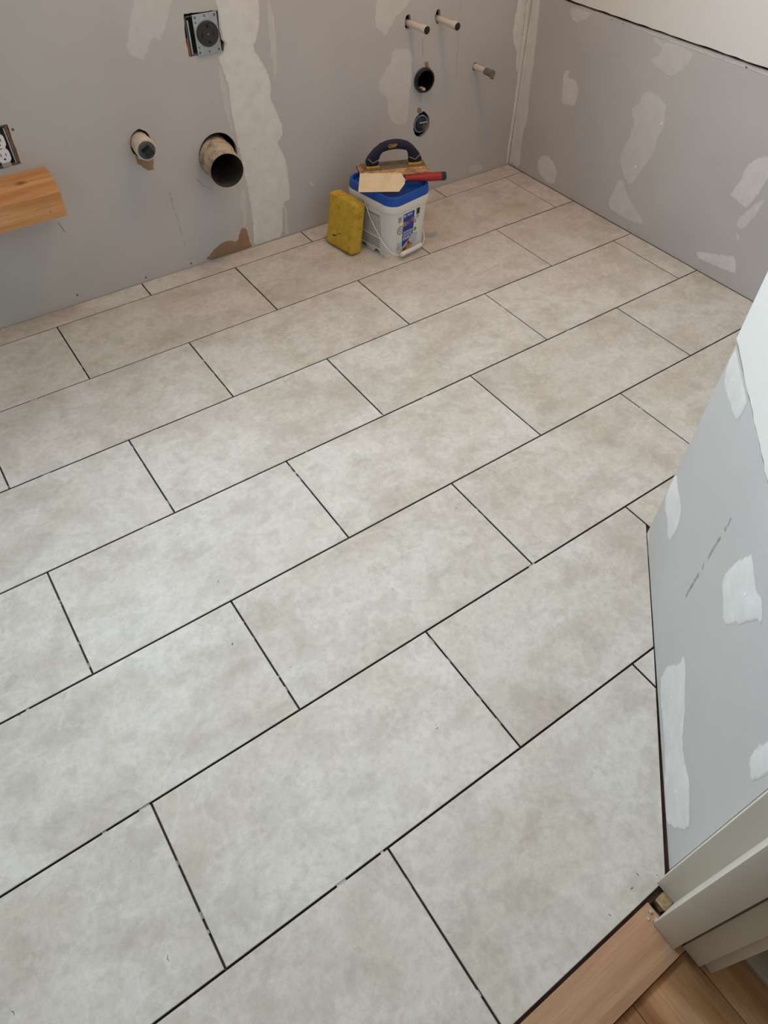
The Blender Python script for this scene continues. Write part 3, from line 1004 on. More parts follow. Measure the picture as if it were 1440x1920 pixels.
bm = bmesh.new()
box(bm, -1.6, 2.2, -3.5, -2.160, -0.06, -0.022)
hall_floor = struct(finish('floor_hall', bm, M['sub']))
pw = 0.127
i = 0
for k in range(-9, 14):
    x0 = 0.3195 + k * pw
    joints = [-3.5, -3.5 + random.uniform(0.2, 1.0), -2.246]
    if k in (-1,):
        joints = [-3.5, -2.9, -2.246]
    for a, b in zip(joints, joints[1:]):
        o = box_obj('plank', (x0 + 0.0006, x0 + pw - 0.0006, a + 0.0006, b - 0.0006, -0.022, -0.0075), M['plank'], hall_floor)
        # own origin per board so the grain differs
struct(box_obj('wall_hall_back', (-1.6, 2.2, -3.6, -3.5, -0.05, CEIL), M['paint']))
struct(box_obj('wall_hall_left', (-1.7, -1.6, -3.6, -2.16, -0.05, CEIL), M['paint']))
struct(box_obj('wall_hall_right', (2.2, 2.3, -3.6, -2.16, -0.05, CEIL), M['paint']))
struct(box_obj('ceiling_hall', (-1.7, 2.3, -3.6, -2.28, CEIL, CEIL + 0.1), M['paint']))

# oak threshold
th = bmesh.new()
box(th, -0.60, 0.3185, -2.2450, -2.1635, -0.012, 0.0005, bevel=0.0012)
o = finish('door_threshold', th, M['oak'], smooth=True)
tag(o, 'light oak threshold strip between the tiles and the hall floor', 'threshold')

# door jamb, stop and hall-side casing on the right of the doorway (painted), bottoms cut above the floor
def trim_board(name, x0, x1, y0, y1, z0, z1, parent=None, bev=0.0015):
    return box_obj(name, (x0, x1, y0, y1, z0, z1), M['trim'], parent, bevel=bev)


trim = struct(trim_board('trim_1', 0.3520, 0.3900, -2.2700, -2.1525, 0.0025, 2.05))
trim_board('door_stop', 0.3005, 0.3525, -2.2335, -2.1895, 0.0015, 2.05, trim)
trim_board('casing', 0.3155, 0.420, -2.2730, -2.2390, 0.0, 2.09, trim)
trim_board('casing_backband', 0.3260, 0.425, -2.2900, -2.2725, -0.003, 2.10, trim)
bm = bmesh.new()
box(bm, 0.3315, 0.3700, -2.1885, -2.1690, -0.02, 0.0015, bevel=0.002)
for v in bm.verts:
    v.co += Vector((random.uniform(-1, 1), random.uniform(-1, 1), random.uniform(-1, 1))) * 0.0012
finish('raw_jamb_end', bm, M['rawwood'], trim)
struct(trim_board('trim_2', -0.66, -0.62, -2.28, -2.1525, 0.0025, 2.05))
trim3 = struct(trim_board('trim_3', -0.66, 0.39, -2.28, -2.1525, 2.05, 2.09))
# shim chips beside the jamb
bm = bmesh.new()
for (x, y, s) in ((0.3105, -2.1745, 0.0030), (0.3080, -2.1895, 0.0042), (0.3000, -2.1800, 0.0022)):
    box(bm, x - s, x + s, y - s, y + s * 0.7, 0.0004, 0.0004 + s)
for v in bm.verts:
    v.co += Vector((random.uniform(-1, 1), random.uniform(-1, 1), 0)) * 0.0008
o = finish('plaster_crumbs', bm, M['thinset'])
tag(o, 'white plaster crumbs on the oak threshold by the door jamb', 'crumbs', kind='stuff')
# grey-washed board on the hall floor
o = box_obj('hall_plank', (0.3840, 0.500, -2.70, -2.293, -0.0075, 0.006), M['greyplank'], bevel=0.001)
tag(o, 'grey-washed wooden plank lying on the hall floor beside the door casing', 'plank')

# lamps out of the picture: a flush ceiling light in each space
def ceiling_lamp(name, label, loc, power, color):
    r = root(name, loc, label, 'ceiling light')
    bm = bmesh.new()
    lathe(bm, loc, (0, 0, -1), [(0.0, 0.15), (0.025, 0.15), (0.03, 0.14)], 40, True, False)
    finish('base', bm, M['trim'], r, True)
    bm = bmesh.new()
    lathe(bm, Vector(loc) - Vector((0, 0, 0.028)), (0, 0, -1), [(0, 0.14), (0.02, 0.135), (0.04, 0.11), (0.052, 0.07), (0.056, 0.0)], 40)
    t = NT(name + '_glow')
    t.b.inputs['Base Color'].default_value = (0.9, 0.88, 0.85, 1)
    t.b.inputs['Emission Color'].default_value = (*color, 1)
    t.b.inputs['Emission Strength'].default_value = power * 0.12
    finish('diffuser', bm, t.m, r, True)
    a = area_light(name + '_light', (loc[0], loc[1], loc[2] - 0.1), (0, 0, 0), 0.28, 0.28, power, color)
    a.data.shape = 'DISK'
    return r


ceiling_lamp('ceiling_lamp', 'round white flush ceiling light above the tiled floor', (1.15, -0.62, CEIL), 9.4, (1.0, 0.43, 0.09))
ceiling_lamp('hall_lamp', 'round white flush ceiling light in the hall', (0.2, -2.9, CEIL), 2.5, (1.0, 0.66, 0.38))

# ------------------------------------------------------------------ range receptacle (black, in square cut-out)
r = root('range_outlet', (0.695, YB, 0.645), 'black round range receptacle on a galvanized plate in a square wall cut-out', 'outlet')
bm = bmesh.new()
for d in ((0.638, 0.641, YB + 0.004, YB + 0.07, 0.646, 0.744), (0.736, 0.739, YB + 0.004, YB + 0.07, 0.646, 0.744),
          (0.638, 0.739, YB + 0.004, YB + 0.07, 0.646, 0.649), (0.638, 0.739, YB + 0.004, YB + 0.07, 0.741, 0.744), (0.638, 0.739, YB + 0.067, YB + 0.07, 0.646, 0.744)):
    box(bm, *d)
finish('junction_box', bm, M['boxsteel'], r)
box_obj('box_lip', (0.6415, 0.6455, YB - 0.003, YB + 0.020, 0.650, 0.735), M['galv'], r)
box_obj('stud_face', (0.6335, 0.6385, YB + 0.002, YB + 0.05, 0.642, 0.690), M['studwood'], r)
PY = YB - 0.006
plate = box_obj('mounting_plate', (0.6580, 0.7330, PY, PY + 0.0025, 0.6430, 0.7475), M['galv'], r, bevel=0.0010)
for (x, z, rr) in ((0.6655, 0.7395, 0.0036), (0.6955, 0.7410, 0.0028), (0.7255, 0.7395, 0.0036), (0.6655, 0.6510, 0.0036), (0.6955, 0.6495, 0.0028), (0.7255, 0.6510, 0.0036),
                   (0.6655, 0.7270, 0.0026), (0.6655, 0.6640, 0.0026)):
    bm = bmesh.new()
    lathe(bm, (x, PY + 0.0005, z), (0, -1, 0), [(0, rr), (0.0010, rr), (0.0010, rr * 0.55), (0.0004, rr * 0.5)], 12, False, True)
    finish('plate_hole', bm, M['screw'], plate)
bm = bmesh.new()
lathe(bm, (0.6965, PY, 0.6960), (0, -1, 0), [(0, 0.0330), (0.006, 0.0330), (0.0075, 0.0315), (0.0075, 0.0300), (0.0065, 0.0290)], 40, False, True)
face = finish('receptacle_face', bm, M['recept'], r, True)
for d in ((0.6765, 0.6795, 0.6890, 0.7020), (0.7110, 0.7140, 0.6890, 0.7020), (0.6945, 0.6985, 0.6720, 0.6800), (0.6985, 0.7025, 0.6720, 0.6750)):
    box_obj('slot', (d[0], d[1], PY - 0.0075, PY - 0.0060, d[2], d[3]), M['slotblack'], face)
bm = bmesh.new()
lathe(bm, (0.6965, PY - 0.0060, 0.7160), (0, -1, 0), [(0, 0.0040), (0.0015, 0.0040)], 16, False, True)
finish('slot', bm, M['slotblack'], face)
bm = bmesh.new()
lathe(bm, (0.6965, PY - 0.0060, 0.6960), (0, -1, 0), [(0, 0.0022), (0.0011, 0.0020)], 12, False, True)
finish('centre_screw', bm, M['steel'], face)

# ------------------------------------------------------------------ white duplex receptacle at the left edge
r = root('duplex_outlet', (0.040, YB, 0.463), 'white duplex wall socket without cover plate above the timber block', 'outlet')
bm = bmesh.new()
for d in ((-0.002, 0.001, YB + 0.004, YB + 0.06, 0.468, 0.570), (0.079, 0.082, YB + 0.004, YB + 0.06, 0.468, 0.570),
          (-0.002, 0.082, YB + 0.004, YB + 0.06, 0.468, 0.471), (-0.002, 0.082, YB + 0.004, YB + 0.06, 0.567, 0.570), (-0.002, 0.082, YB + 0.057, YB + 0.06, 0.468, 0.570)):
    box(bm, *d)
finish('junction_box', bm, M['boxsteel'], r)
box_obj('box_lip', (0.0735, 0.0765, YB - 0.002, YB + 0.012, 0.472, 0.565), M['galv'], r)
box_obj('stud_face', (0.0820, 0.0865, YB + 0.004, YB + 0.05, 0.467, 0.571), M['studwood'], r)
box_obj('mounting_strap', (0.038, 0.062, YB - 0.001, YB + 0.001, 0.466, 0.572), M['galv'], r)
bm = bmesh.new()
SX = 0.0500
for zc in (0.4985, 0.5370):
    pl = []
    for i in range(28):
        t = 2 * math.pi * i / 28
        pl.append((SX + max(-0.0168, min(0.0168, 0.0200 * math.cos(t))), zc + max(-0.0172, min(0.0172, 0.0195 * math.sin(t)))))
    prism(bm, pl, lambda x, z: Vector((x, YB - 0.001, z)), lambda x, z: Vector((x, YB - 0.0075, z)))
box(bm, SX - 0.012, SX + 0.012, YB - 0.0055, YB, 0.488, 0.548)
body = finish('socket_body', bm, M['whiteplastic'], r)
for zc in (0.4985, 0.5370):
    box_obj('slot', (SX - 0.0075, SX - 0.0055, YB - 0.0079, YB - 0.0070, zc - 0.001, zc + 0.008), M['abs'], body)
    box_obj('slot', (SX + 0.0055, SX + 0.0075, YB - 0.0079, YB - 0.0070, zc - 0.001, zc + 0.0065), M['abs'], body)
    bm = bmesh.new()
    lathe(bm, (SX, YB - 0.0070, zc - 0.0085), (0, -1, 0), [(0, 0.0028), (0.0009, 0.0028)], 12, False, True)
    finish('slot', bm, M['abs'], body)
bm = bmesh.new()
lathe(bm, (SX, YB - 0.0055, 0.5178), (0, -1, 0), [(0, 0.0030), (0.001, 0.0026)], 12, False, True)
finish('centre_screw', bm, M['steel'], body)

# ------------------------------------------------------------------ timber block screwed to the wall
r = root('timber_block', (-0.05, YB, 0.344), 'short orange fir block screwed to the drywall below the duplex socket', 'timber')
prof = [(YB, 0.4450), (0.045, 0.4478), (0.022, 0.4455), (0.004, 0.4395), (-0.009, 0.4290), (-0.0205, 0.4140), (-0.0200, 0.3440), (YB, 0.3440)]
bm = bmesh.new()
e = 0.0015
loft(bm, [[(-0.32, y, z) for y, z in prof], [(0.1440 - e, y, z) for y, z in prof], [(0.1440, y * 0.985 + 0.0005, 0.344 + (z - 0.344) * 0.985 + 0.0006) for y, z in prof]])
blk = finish('board', bm, M['ledger'], r, True, flat_angle=28)
for (x, z, rr) in ((0.0880, 0.4030, 0.0024), (0.0985, 0.3920, 0.0034), (0.1010, 0.3665, 0.0034)):
    bm = bmesh.new()
    lathe(bm, (x, -0.0198, z), (0, -1, 0), [(0, rr), (0.0006, rr), (0.0006, rr * 0.6), (0.0002, rr * 0.4)], 12, False, True)
    finish('screw_head', bm, M['screw'] if rr < 0.003 else M['steel'], r)
bm = bmesh.new()
lathe(bm, (0.1120, 0.045, 0.4464), (0, 0, 1), [(0, 0.0034), (0.0008, 0.0034), (0.0004, 0.002)], 12, False, True)
finish('screw_head', bm, M['steel'], r)

# ------------------------------------------------------------------ round duct
r = root('vent_duct', (0.662, YB, 0.348), 'wide round metal duct stub smeared with plaster sticking out of the wall', 'duct')
A0, A1 = Vector((0.6760, 0.185, 0.3500)), Vector((0.6505, -0.020, 0.3465))
ax = (A1 - A0)
L = ax.length
bm = bmesh.new()
lathe(bm, A0, ax, [(0.0, 0.0575), (L * 0.52, 0.0575), (L * 0.535, 0.0600), (L * 0.56, 0.0600), (L * 0.575, 0.0565), (L * 0.8, 0.0550), (L, 0.0535)], 48, wob=0.006)
outer = finish('duct_shell', bm, M['duct'], r, True, flat_angle=60)
bm = bmesh.new()
lathe(bm, A0, ax, [(L, 0.0535), (L + 0.0004, 0.0520), (L * 0.6, 0.0520), (0.0, 0.0530)], 48, False, True)
finish('duct_inside', bm, M['ductin'], r, True, flat_angle=60)

# ------------------------------------------------------------------ drain stub with black cleanout plug
r = root('cleanout_pipe', (0.433, YB, 0.445), 'plaster-smeared white pipe stub with a black square-headed plug', 'pipe')
A0, A1 = Vector((0.4375, 0.170, 0.4455)), Vector((0.4275, 0.0280, 0.4450))
ax = A1 - A0
L = ax.length
bm = bmesh.new()
lathe(bm, A0, ax, [(0, 0.0290), (L * 0.7, 0.0290), (L * 0.72, 0.0310), (L * 0.97, 0.0315), (L, 0.0300), (L, 0.0255), (L - 0.004, 0.0250)], 30, False, True, wob=0.03)
finish('pipe_stub', bm, M['pipeplaster'], r, True, flat_angle=60)
bm = bmesh.new()
lathe(bm, A1 - ax.normalized() * 0.005, ax, [(0, 0.0262), (0.0075, 0.0258), (0.0085, 0.0230)], 28, False, True)
plug = finish('plug', bm, M['rubber'], r, True)
bm = bmesh.new()
c = A1 + ax.normalized() * 0.003
q = bmesh.ops.create_cube(bm, size=1.0)
bmesh.ops.scale(bm, vec=(0.025, 0.020, 0.025), verts=bm.verts[:])
bmesh.ops.bevel(bm, geom=bm.edges[:], offset=0.0015, segments=2, affect='EDGES')
bmesh.ops.rotate(bm, cent=(0, 0, 0), matrix=Matrix.Rotation(math.radians(-28), 3, 'Y'), verts=bm.verts[:])
bmesh.ops.translate(bm, vec=c + Vector((0, -0.008, 0)), verts=bm.verts[:])
finish('square_head', bm, M['abs'], plug, True)

# ------------------------------------------------------------------ black drain pipes at the sink end
r = root('drain_pipe', (1.497, YB, 0.426), 'open black drain pipe in the wall above the blue-ringed drain', 'pipe')
A0 = Vector((1.5020, 0.175, 0.4240))
A1 = Vector((1.4960, 0.0700, 0.4265))
ax = A1 - A0
L = ax.length
bm = bmesh.new()
lathe(bm, A0, ax, [(0, 0.0330), (L * 0.86, 0.0330), (L * 0.87, 0.0385), (L, 0.0390), (L + 0.001, 0.0375), (L, 0.0335), (L * 0.3, 0.0325), (0.004, 0.0325)], 36, False, True)
finish('pipe_hub', bm, M['abs'], r, True, flat_angle=40)
bm = bmesh.new()
lathe(bm, A0 + ax * 0.80, ax, [(0, 0.0388), (L * 0.03, 0.0405), (L * 0.08, 0.0405), (L * 0.10, 0.0388)], 36)
finish('pipe_collar', bm, M['rubber'], r, True)
bm = bmesh.new()
box(bm, 1.4880, 1.5010, 0.074, 0.100, 0.3925, 0.4005, bevel=0.002)
finish('plaster_blob', bm, M['pipeplaster'], r)

r = root('capped_drain', (1.501, YB, 0.268), 'black capped drain with a pale blue ring recessed low in the wall', 'pipe')
c = Vector((1.5015, YB + 0.006, 0.2690))
bm = bmesh.new()
lathe(bm, c + Vector((0, 0.07, 0)), (0, -1, 0), [(0, 0.0330), (0.064, 0.0330), (0.068, 0.0310)], 36, False, True)
finish('pipe_stub', bm, M['abs'], r, True)
bm = bmesh.new()
lathe(bm, c + Vector((0.0, 0.008, 0)), (0, -1, 0), [(0, 0.0325), (0.010, 0.0318), (0.0115, 0.0290), (0.009, 0.0262)], 36)
finish('blue_ring', bm, M['bluering'], r, True)
bm = bmesh.new()
lathe(bm, c, (0, -1, 0), [(0, 0.0255), (0.006, 0.0250), (0.012, 0.0180), (0.014, 0.0)], 32)
finish('end_cap', bm, M['black'], r, True)
bm = bmesh.new()
tube(bm, [c + Vector((-0.017, -0.015, 0.011)), c + Vector((0.0, -0.020, 0.0115)), c + Vector((0.017, -0.015, 0.009))], 0.0030, 10)
finish('cap_bar', bm, M['galv'], r, True)
bm = bmesh.new()
lathe(bm, c + Vector((0.004, -0.010, -0.006)), (0, -1, 0), [(0, 0.011), (0.008, 0.009), (0.010, 0.0)], 20)
finish('cap_knob', bm, M['rubber'], r, True)

# ------------------------------------------------------------------ water stubs
def stub(name, label, base, end, capmat, split, rr=0.0105):
    r = root(name, base, label, 'pipe', group=None)
    a, b = Vector(base), Vector(end)
    ax = b - a
    L = ax.length
    bm = bmesh.new()
    lathe(bm, a - ax.normalized() * 0.06, ax, [(0, rr * 0.94), (0.06 + L * split, rr * 0.94)], 24, False, True)
    finish('pipe', bm, M['pex'], r, True)
    return r, a, ax, L


for (name, label, base, end) in (
        ('water_stub', 'white plastic water stub with a black end disc, left of the upper pair', (1.4290, YB, 0.6125), (1.4325, -0.0050, 0.6140)),
        ('water_stub', 'white plastic water stub with a black end disc, right of the upper pair', (1.5565, YB, 0.6065), (1.5590, -0.0100, 0.6068))):
    r, a, ax, L = stub(name, label, base, end, 'black', 0.80)
    bm = bmesh.new()
    lathe(bm, a, ax, [(L * 0.70, 0.0108), (L * 0.72, 0.0126), (L * 0.97, 0.0130), (L, 0.0122)], 24, True, False)
    finish('crimp_sleeve', bm, M['pex'], r, True)
    bm = bmesh.new()
    lathe(bm, a, ax, [(L * 0.985, 0.0121), (L * 1.005, 0.0121), (L * 1.01, 0.0105)], 24, True, True)
    finish('end_disc', bm, M['abs'], r, True)
r, a, ax, L = stub('water_stub', 'white plastic water stub with a grey taped end near the room corner', (1.7415, YB, 0.4260), (1.7455, -0.0110, 0.4262), 'pexcap', 0.62)
bm = bmesh.new()
lathe(bm, a, ax, [(L * 0.58, 0.0112), (L * 0.60, 0.0122), (L * 0.96, 0.0130), (L * 1.0, 0.0125), (L * 0.985, 0.0070)], 20, True, True, wob=0.04)
cap = finish('taped_cap', bm, M['pexcap'], r, True)
bm = bmesh.new()
box(bm, 1.7460, 1.7520, -0.0110, 0.004, 0.4080, 0.4150)
finish('tape_tail', bm, M['pexcap'], cap)

# ------------------------------------------------------------------ pail of grout
PC = Vector((1.187, -0.147, 0.0))
PR = math.radians(9)
pail = root('grout_pail', PC, 'white square plastic grout pail with a bright blue lid and wire handle', 'bucket', PR)


def rring(hx, hy, rad, z, n=10, zf=None):
    pts = []
    for cx, cy, a0 in ((hx - rad, hy - rad, 0), (-hx + rad, hy - rad, 90), (-hx + rad, -hy + rad, 180), (hx - rad, -hy + rad, 270)):
        for i in range(n + 1):
            t = math.radians(a0 + 90 * i / n)
            pts.append((cx + rad * math.cos(t), cy + rad * math.sin(t)))
    # even out the straight runs with extra points
    out = []
    for i in range(len(pts)):
        a, b = pts[i], pts[(i + 1) % len(pts)]
        out.append(a)
        if math.hypot(b[0] - a[0], b[1] - a[1]) > 0.03:
            for k in range(1, 16):
                out.append((a[0] + (b[0] - a[0]) * k / 16, a[1] + (b[1] - a[1]) * k / 16))
    return [Vector((x, y, z if zf is None else zf(x, y))) for x, y in out]


H0, H1, H2, H3, H4 = 0.0, 0.168, 0.174, 0.200, 0.229
BX0, BY0, BX1, BY1 = 0.0875, 0.1080, 0.0940, 0.1160


def foot(x, y):
    # arched notches moulded into the foot, two on each side
    for u, on in ((y, abs(abs(x) - BX0) < 0.004), (x, abs(abs(y) - BY0) < 0.004)):
        if on:
            for c in (-0.034, 0.034):
                k = abs(u - c) / 0.0125
                if k < 1:
                    return 0.0125 * math.sqrt(1 - k ** 4)
    return 0.0


bm = bmesh.new()
loft(bm, [rring(BX0 - 0.004, BY0 - 0.004, 0.034, 0.012), rring(BX0 - 0.004, BY0 - 0.004, 0.034, 0.0, zf=lambda x, y: foot(x * BX0 / (BX0 - 0.004), y * BY0 / (BY0 - 0.004)) + 0.0),
          rring(BX0, BY0, 0.038, 0.0, zf=foot), rring(BX0 + 0.0006, BY0 + 0.0006, 0.038, 0.016), rring(BX1, BY1, 0.038, H1),
          rring(BX1 + 0.0062, BY1 + 0.0062, 0.042, H2), rring(BX1 + 0.0075, BY1 + 0.0075, 0.043, H3 - 0.003), rring(BX1 + 0.0068, BY1 + 0.0068, 0.043, H3),
          rring(BX1 + 0.002, BY1 + 0.002, 0.042, H3 + 0.001)], True, True)
finish('pail_body', bm, M['pail'], pail, True, local=True, flat_angle=38)
bm = bmesh.new()
lx, ly = BX1 + 0.0062, BY1 + 0.0062
loft(bm, [rring(lx, ly, 0.042, H3 - 0.001), rring(lx + 0.0004, ly + 0.0004, 0.043, H3 + 0.004), rring(lx - 0.001, ly - 0.001, 0.043, H4 - 0.006), rring(lx - 0.003, ly - 0.003, 0.042, H4 - 0.0015),
          rring(lx - 0.006, ly - 0.006, 0.040, H4), rring(lx - 0.010, ly - 0.010, 0.038, H4 - 0.0005), rring(lx - 0.0125, ly - 0.0125, 0.036, H4 - 0.006),
          rring(lx - 0.0135, ly - 0.0135, 0.036, H4 - 0.014), rring(lx - 0.017, ly - 0.017, 0.034, H4 - 0.016), rring(lx - 0.020, ly - 0.020, 0.032, H4 - 0.0125),
          rring(lx - 0.024, ly - 0.024, 0.030, H4 - 0.0125), rring(lx - 0.027, ly - 0.027, 0.028, H4 - 0.016)], True, True)
finish('lid', bm, M['lid'], pail, True, local=True, flat_angle=38)


# printed panels on the pail's sides. u runs left to right, v is height; small offset from the plastic
def side_front(u, v, h=0.0):
    v = v * 1.05
    u = u - 0.015
    k = (v - 0.016) / (H1 - 0.016)
    hx = BX0 + 0.0006 + (BX1 - BX0 - 0.0006) * k
    hy = BY0 + 0.0006 + (BY1 - BY0 - 0.0006) * k
    rad = 0.038
    fl_ = hx - rad
    if u < -fl_:                                    # follow the rounded corner
        a = (-u - fl_) / rad
        return Vector((-fl_ - (rad + h) * math.sin(a), -(hy - rad) - (rad + h) * math.cos(a), v))
    return Vector((u, -hy - h, v))


def side_left(u, v, h=0.0):
    k = (v - 0.016) / (H1 - 0.016)
    return Vector((-(BX0 + 0.0006 + (BX1 - BX0 - 0.0006) * k) - h, -u, v))


def decal(name, polys, side, mat, parent, h):
    bm = bmesh.new()
    for pl in polys:
        prism(bm, pl, lambda u, v: side(u, v, -0.0002), lambda u, v: side(u, v, h))
    return finish(name, bm, M[mat], parent, local=True)


def text_mesh(body, size, name):
    cu = bpy.data.curves.new(name, 'FONT')
    cu.body = body
    cu.size = size
    cu.align_x = 'CENTER'
    cu.align_y = 'CENTER'
    cu.offset = size * 0.015
    to = bpy.data.objects.new(name, cu)
    COL.objects.link(to)
    dg = bpy.context.evaluated_depsgraph_get()
    dg.update()
    me = bpy.data.meshes.new_from_object(to.evaluated_get(dg))
    bpy.data.objects.remove(to, do_unlink=True)
    return me


def text_obj(name, body, size, fn, mat, parent, sx=1.0, rot=0.0, shear=0.0, local=True):
    me = text_mesh(body, size, name)
    off = Vector((0, 0, 0)) if local else ORIGIN.get(parent, Vector((0, 0, 0)))
    cr, sr = math.cos(rot), math.sin(rot)
    for v in me.vertices:
        x, y = v.co.x * sx + v.co.y * shear, v.co.y
        v.co = fn(x * cr - y * sr, x * sr + y * cr) - off
    me.name = name
    me.materials.clear()
    me.materials.append(M[mat])
    o = bpy.data.objects.new(name, me)
    link(o, parent)
    ORIGIN[o] = off
    return o


lab = decal('front_label', [rect(-0.036, 0.060, 0.012, 0.152)], side_front, 'labelwhite', pail, 0.0003)
blue = [(-0.024, 0.032), (-0.024, 0.151), (0.030, 0.151), (0.030, 0.066), (0.022, 0.062), (0.016, 0.054), (0.006, 0.046), (-0.004, 0.042), (-0.014, 0.034)]
decal('blue_panel', [blue], side_front, 'labelblue', lab, 0.0005)
wave = [(-0.024, 0.014), (-0.024, 0.032), (-0.014, 0.034), (-0.004, 0.042), (0.006, 0.046), (0.016, 0.054), (0.022, 0.062), (0.030, 0.066), (0.052, 0.066), (0.052, 0.034), (0.030, 0.020), (0.024, 0.014)]
decal('pale_wave', [wave], side_front, 'labelpale', lab, 0.00045)
for (cx, cz, rr, m) in ((-0.010, 0.020, 0.008, 'labelred'), (0.001, 0.028, 0.007, 'labelorange'), (0.010, 0.038, 0.007, 'labelred'), (0.012, 0.028, 0.008, 'labelorange'),
                        (-0.002, 0.020, 0.006, 'labelgreen'), (0.020, 0.044, 0.007, 'labelyellow'), (0.021, 0.030, 0.005, 'labelgreen'), (-0.019, 0.016, 0.005, 'labelorange')):
    decal('fruit_print', [ellipse(cx, cz, rr, rr * 0.9, 14)], side_front, m, lab, 0.0006 + random.random() * 0.0001)
decal('green_seal', [ellipse(0.0395, 0.079, 0.0060, 0.0075, 20)], side_front, 'labelgreen', lab, 0.0006)
decal('barcode', [rect(-0.047 + k * 0.0028, -0.047 + k * 0.0028 + (0.0018 if k % 2 else 0.0011), 0.128, 0.147) for k in range(6)], side_front, 'labelgrey', lab, 0.0006)
ring = []
for (rr, w) in ((0.0150, 0.0024), (0.0070, 0.0022)):
    for i in range(24):
        t0, t1 = 2 * math.pi * i / 24, 2 * math.pi * (i + 1) / 24
        ring.append([(-0.034 + q * math.cos(t), 0.098 + q * math.sin(t)) for q, t in ((rr - w, t0), (rr, t0), (rr, t1), (rr - w, t1))])
decal('ring_emblem', ring, side_front, 'labelblack', lab, 0.0006)
decal('side_block', [rect(0.040, 0.056, 0.131, 0.152)], side_front, 'labelblack', lab, 0.0006)
decal('side_print', [rect(0.041, 0.055, 0.1255 - k * 0.004, 0.128 - k * 0.004) for k in range(3)], side_front, 'labelgrey', lab, 0.0006)
lines = []
for v0 in (0.084, 0.0795, 0.0735, 0.0690, 0.063, 0.0590, 0.0550):
    u = -0.020
    while u < (0.025 if v0 > 0.06 else 0.012):
        w = random.uniform(0.003, 0.007)
        lines.append(rect(u, min(u + w, 0.027), v0, v0 + 0.0020))
        u += w + 0.0012
decal('white_print_lines', lines, side_front, 'labelwhite', lab, 0.0008)
decal('grey_print_block', [rect(-0.047, -0.028, 0.022, 0.054)], side_front, 'labelpale', lab, 0.0006)
decal('grey_print_lines', [rect(-0.045, -0.030, 0.026 + k * 0.0046, 0.0278 + k * 0.0046) for k in range(6)], side_front, 'labelgrey', lab, 0.0008)
decal('logo_mark', [rect(-0.021 + k * 0.0026, -0.021 + k * 0.0026 + 0.0016, 0.1385, 0.1475) for k in range(4)], side_front, 'labelwhite', lab, 0.0008)
text_obj('maker_lettering', 'MAPEI', 0.0115, lambda x, y: side_front(0.0065 + x, 0.1430 + y, 0.0009), 'labelwhite', lab, 0.78)
for (col, hh, sz) in (('labelwhite', 0.0009, 0.0245), ('labelred', 0.0012, 0.0225)):
    text_obj('name_lettering', 'Flexcolor', sz, lambda x, y: side_front(0.007 + x, 0.1180 + y, hh), col, lab, 0.66, math.radians(11), 0.15)
text_obj('name_lettering', 'CQ', 0.0150, lambda x, y: side_front(0.032 + x, 0.1090 + y, 0.0012), 'labelblack', lab, 0.8, math.radians(8), 0.1)

lab2 = decal('side_label', [rect(-0.066, 0.064, 0.018, 0.152)], side_left, 'labelwhite', pail, 0.0003)
fr = [rect(-0.058, 0.056, 0.1495, 0.1505), rect(-0.058, 0.056, 0.068, 0.0690), rect(-0.058, -0.057, 0.068, 0.1505), rect(0.0548, 0.056, 0.068, 0.1505)]
decal('frame_line', fr, side_left, 'labelblack', lab2, 0.0005)
tl = []
for k in range(15):
    v0 = 0.0725 + k * 0.0050
    u = -0.054
    while u < 0.050:
        w = random.uniform(0.006, 0.026)
        tl.append(rect(u, min(u + w, 0.052), v0, v0 + 0.0022))
        u += w + 0.0025
for k in range(4):
    v0 = 0.024 + k * 0.0092
    tl += [rect(-0.056, 0.054, v0, v0 + 0.0024), rect(-0.050, 0.048, v0 + 0.0036, v0 + 0.0056)]
decal('fine_print', tl, side_left, 'labelgrey', lab2, 0.0006)
decal('heading_bar', [rect(-0.054, 0.050, 0.1445, 0.1480)], side_left, 'labelgrey', lab2, 0.0007)

# wire handle hanging at the front, with its plastic grip
ZP = 0.187
YP = 0.020
half = [(-0.1008, YP, ZP), (-0.1000, 0.012, 0.170), (-0.0985, 0.000, 0.145), (-0.0980, -0.018, 0.118), (-0.0975, -0.046, 0.087), (-0.0975, -0.078, 0.058), (-0.0945, -0.106, 0.038),
        (-0.0830, -0.1240, 0.0265), (-0.0660, -0.1275, 0.0210), (-0.0560, -0.1280, 0.0195)]
half_r = [(0.0440, -0.1280, 0.0195), (0.0580, -0.1250, 0.0220), (0.0720, -0.1160, 0.0300), (0.0850, -0.0980, 0.0430), (0.0935, -0.0720, 0.0620), (0.0955, -0.0450, 0.0870),
          (0.0970, -0.0150, 0.1220), (0.0990, 0.0080, 0.1600), (0.1008, YP, ZP)]
bp = [Vector(p) for p in half] + [Vector((-0.006, -0.1285, 0.0185))] + [Vector(p) for p in half_r]
fine_bp = []
for i_ in range(len(bp) - 1):
    p0, p1, p2, p3 = bp[max(i_ - 1, 0)], bp[i_], bp[i_ + 1], bp[min(i_ + 2, len(bp) - 1)]
    for q_ in range(4):
        t_ = q_ / 4
        fine_bp.append(0.5 * ((2 * p1) + (p2 - p0) * t_ + (2 * p0 - 5 * p1 + 4 * p2 - p3) * t_ ** 2 + (-p0 + 3 * p1 - 3 * p2 + p3) * t_ ** 3))
fine_bp.append(bp[-1])
bm = bmesh.new()
tube(bm, fine_bp, 0.0018, 10)
finish('wire_handle', bm, M['pail'], pail, True, local=True)
bm = bmesh.new()
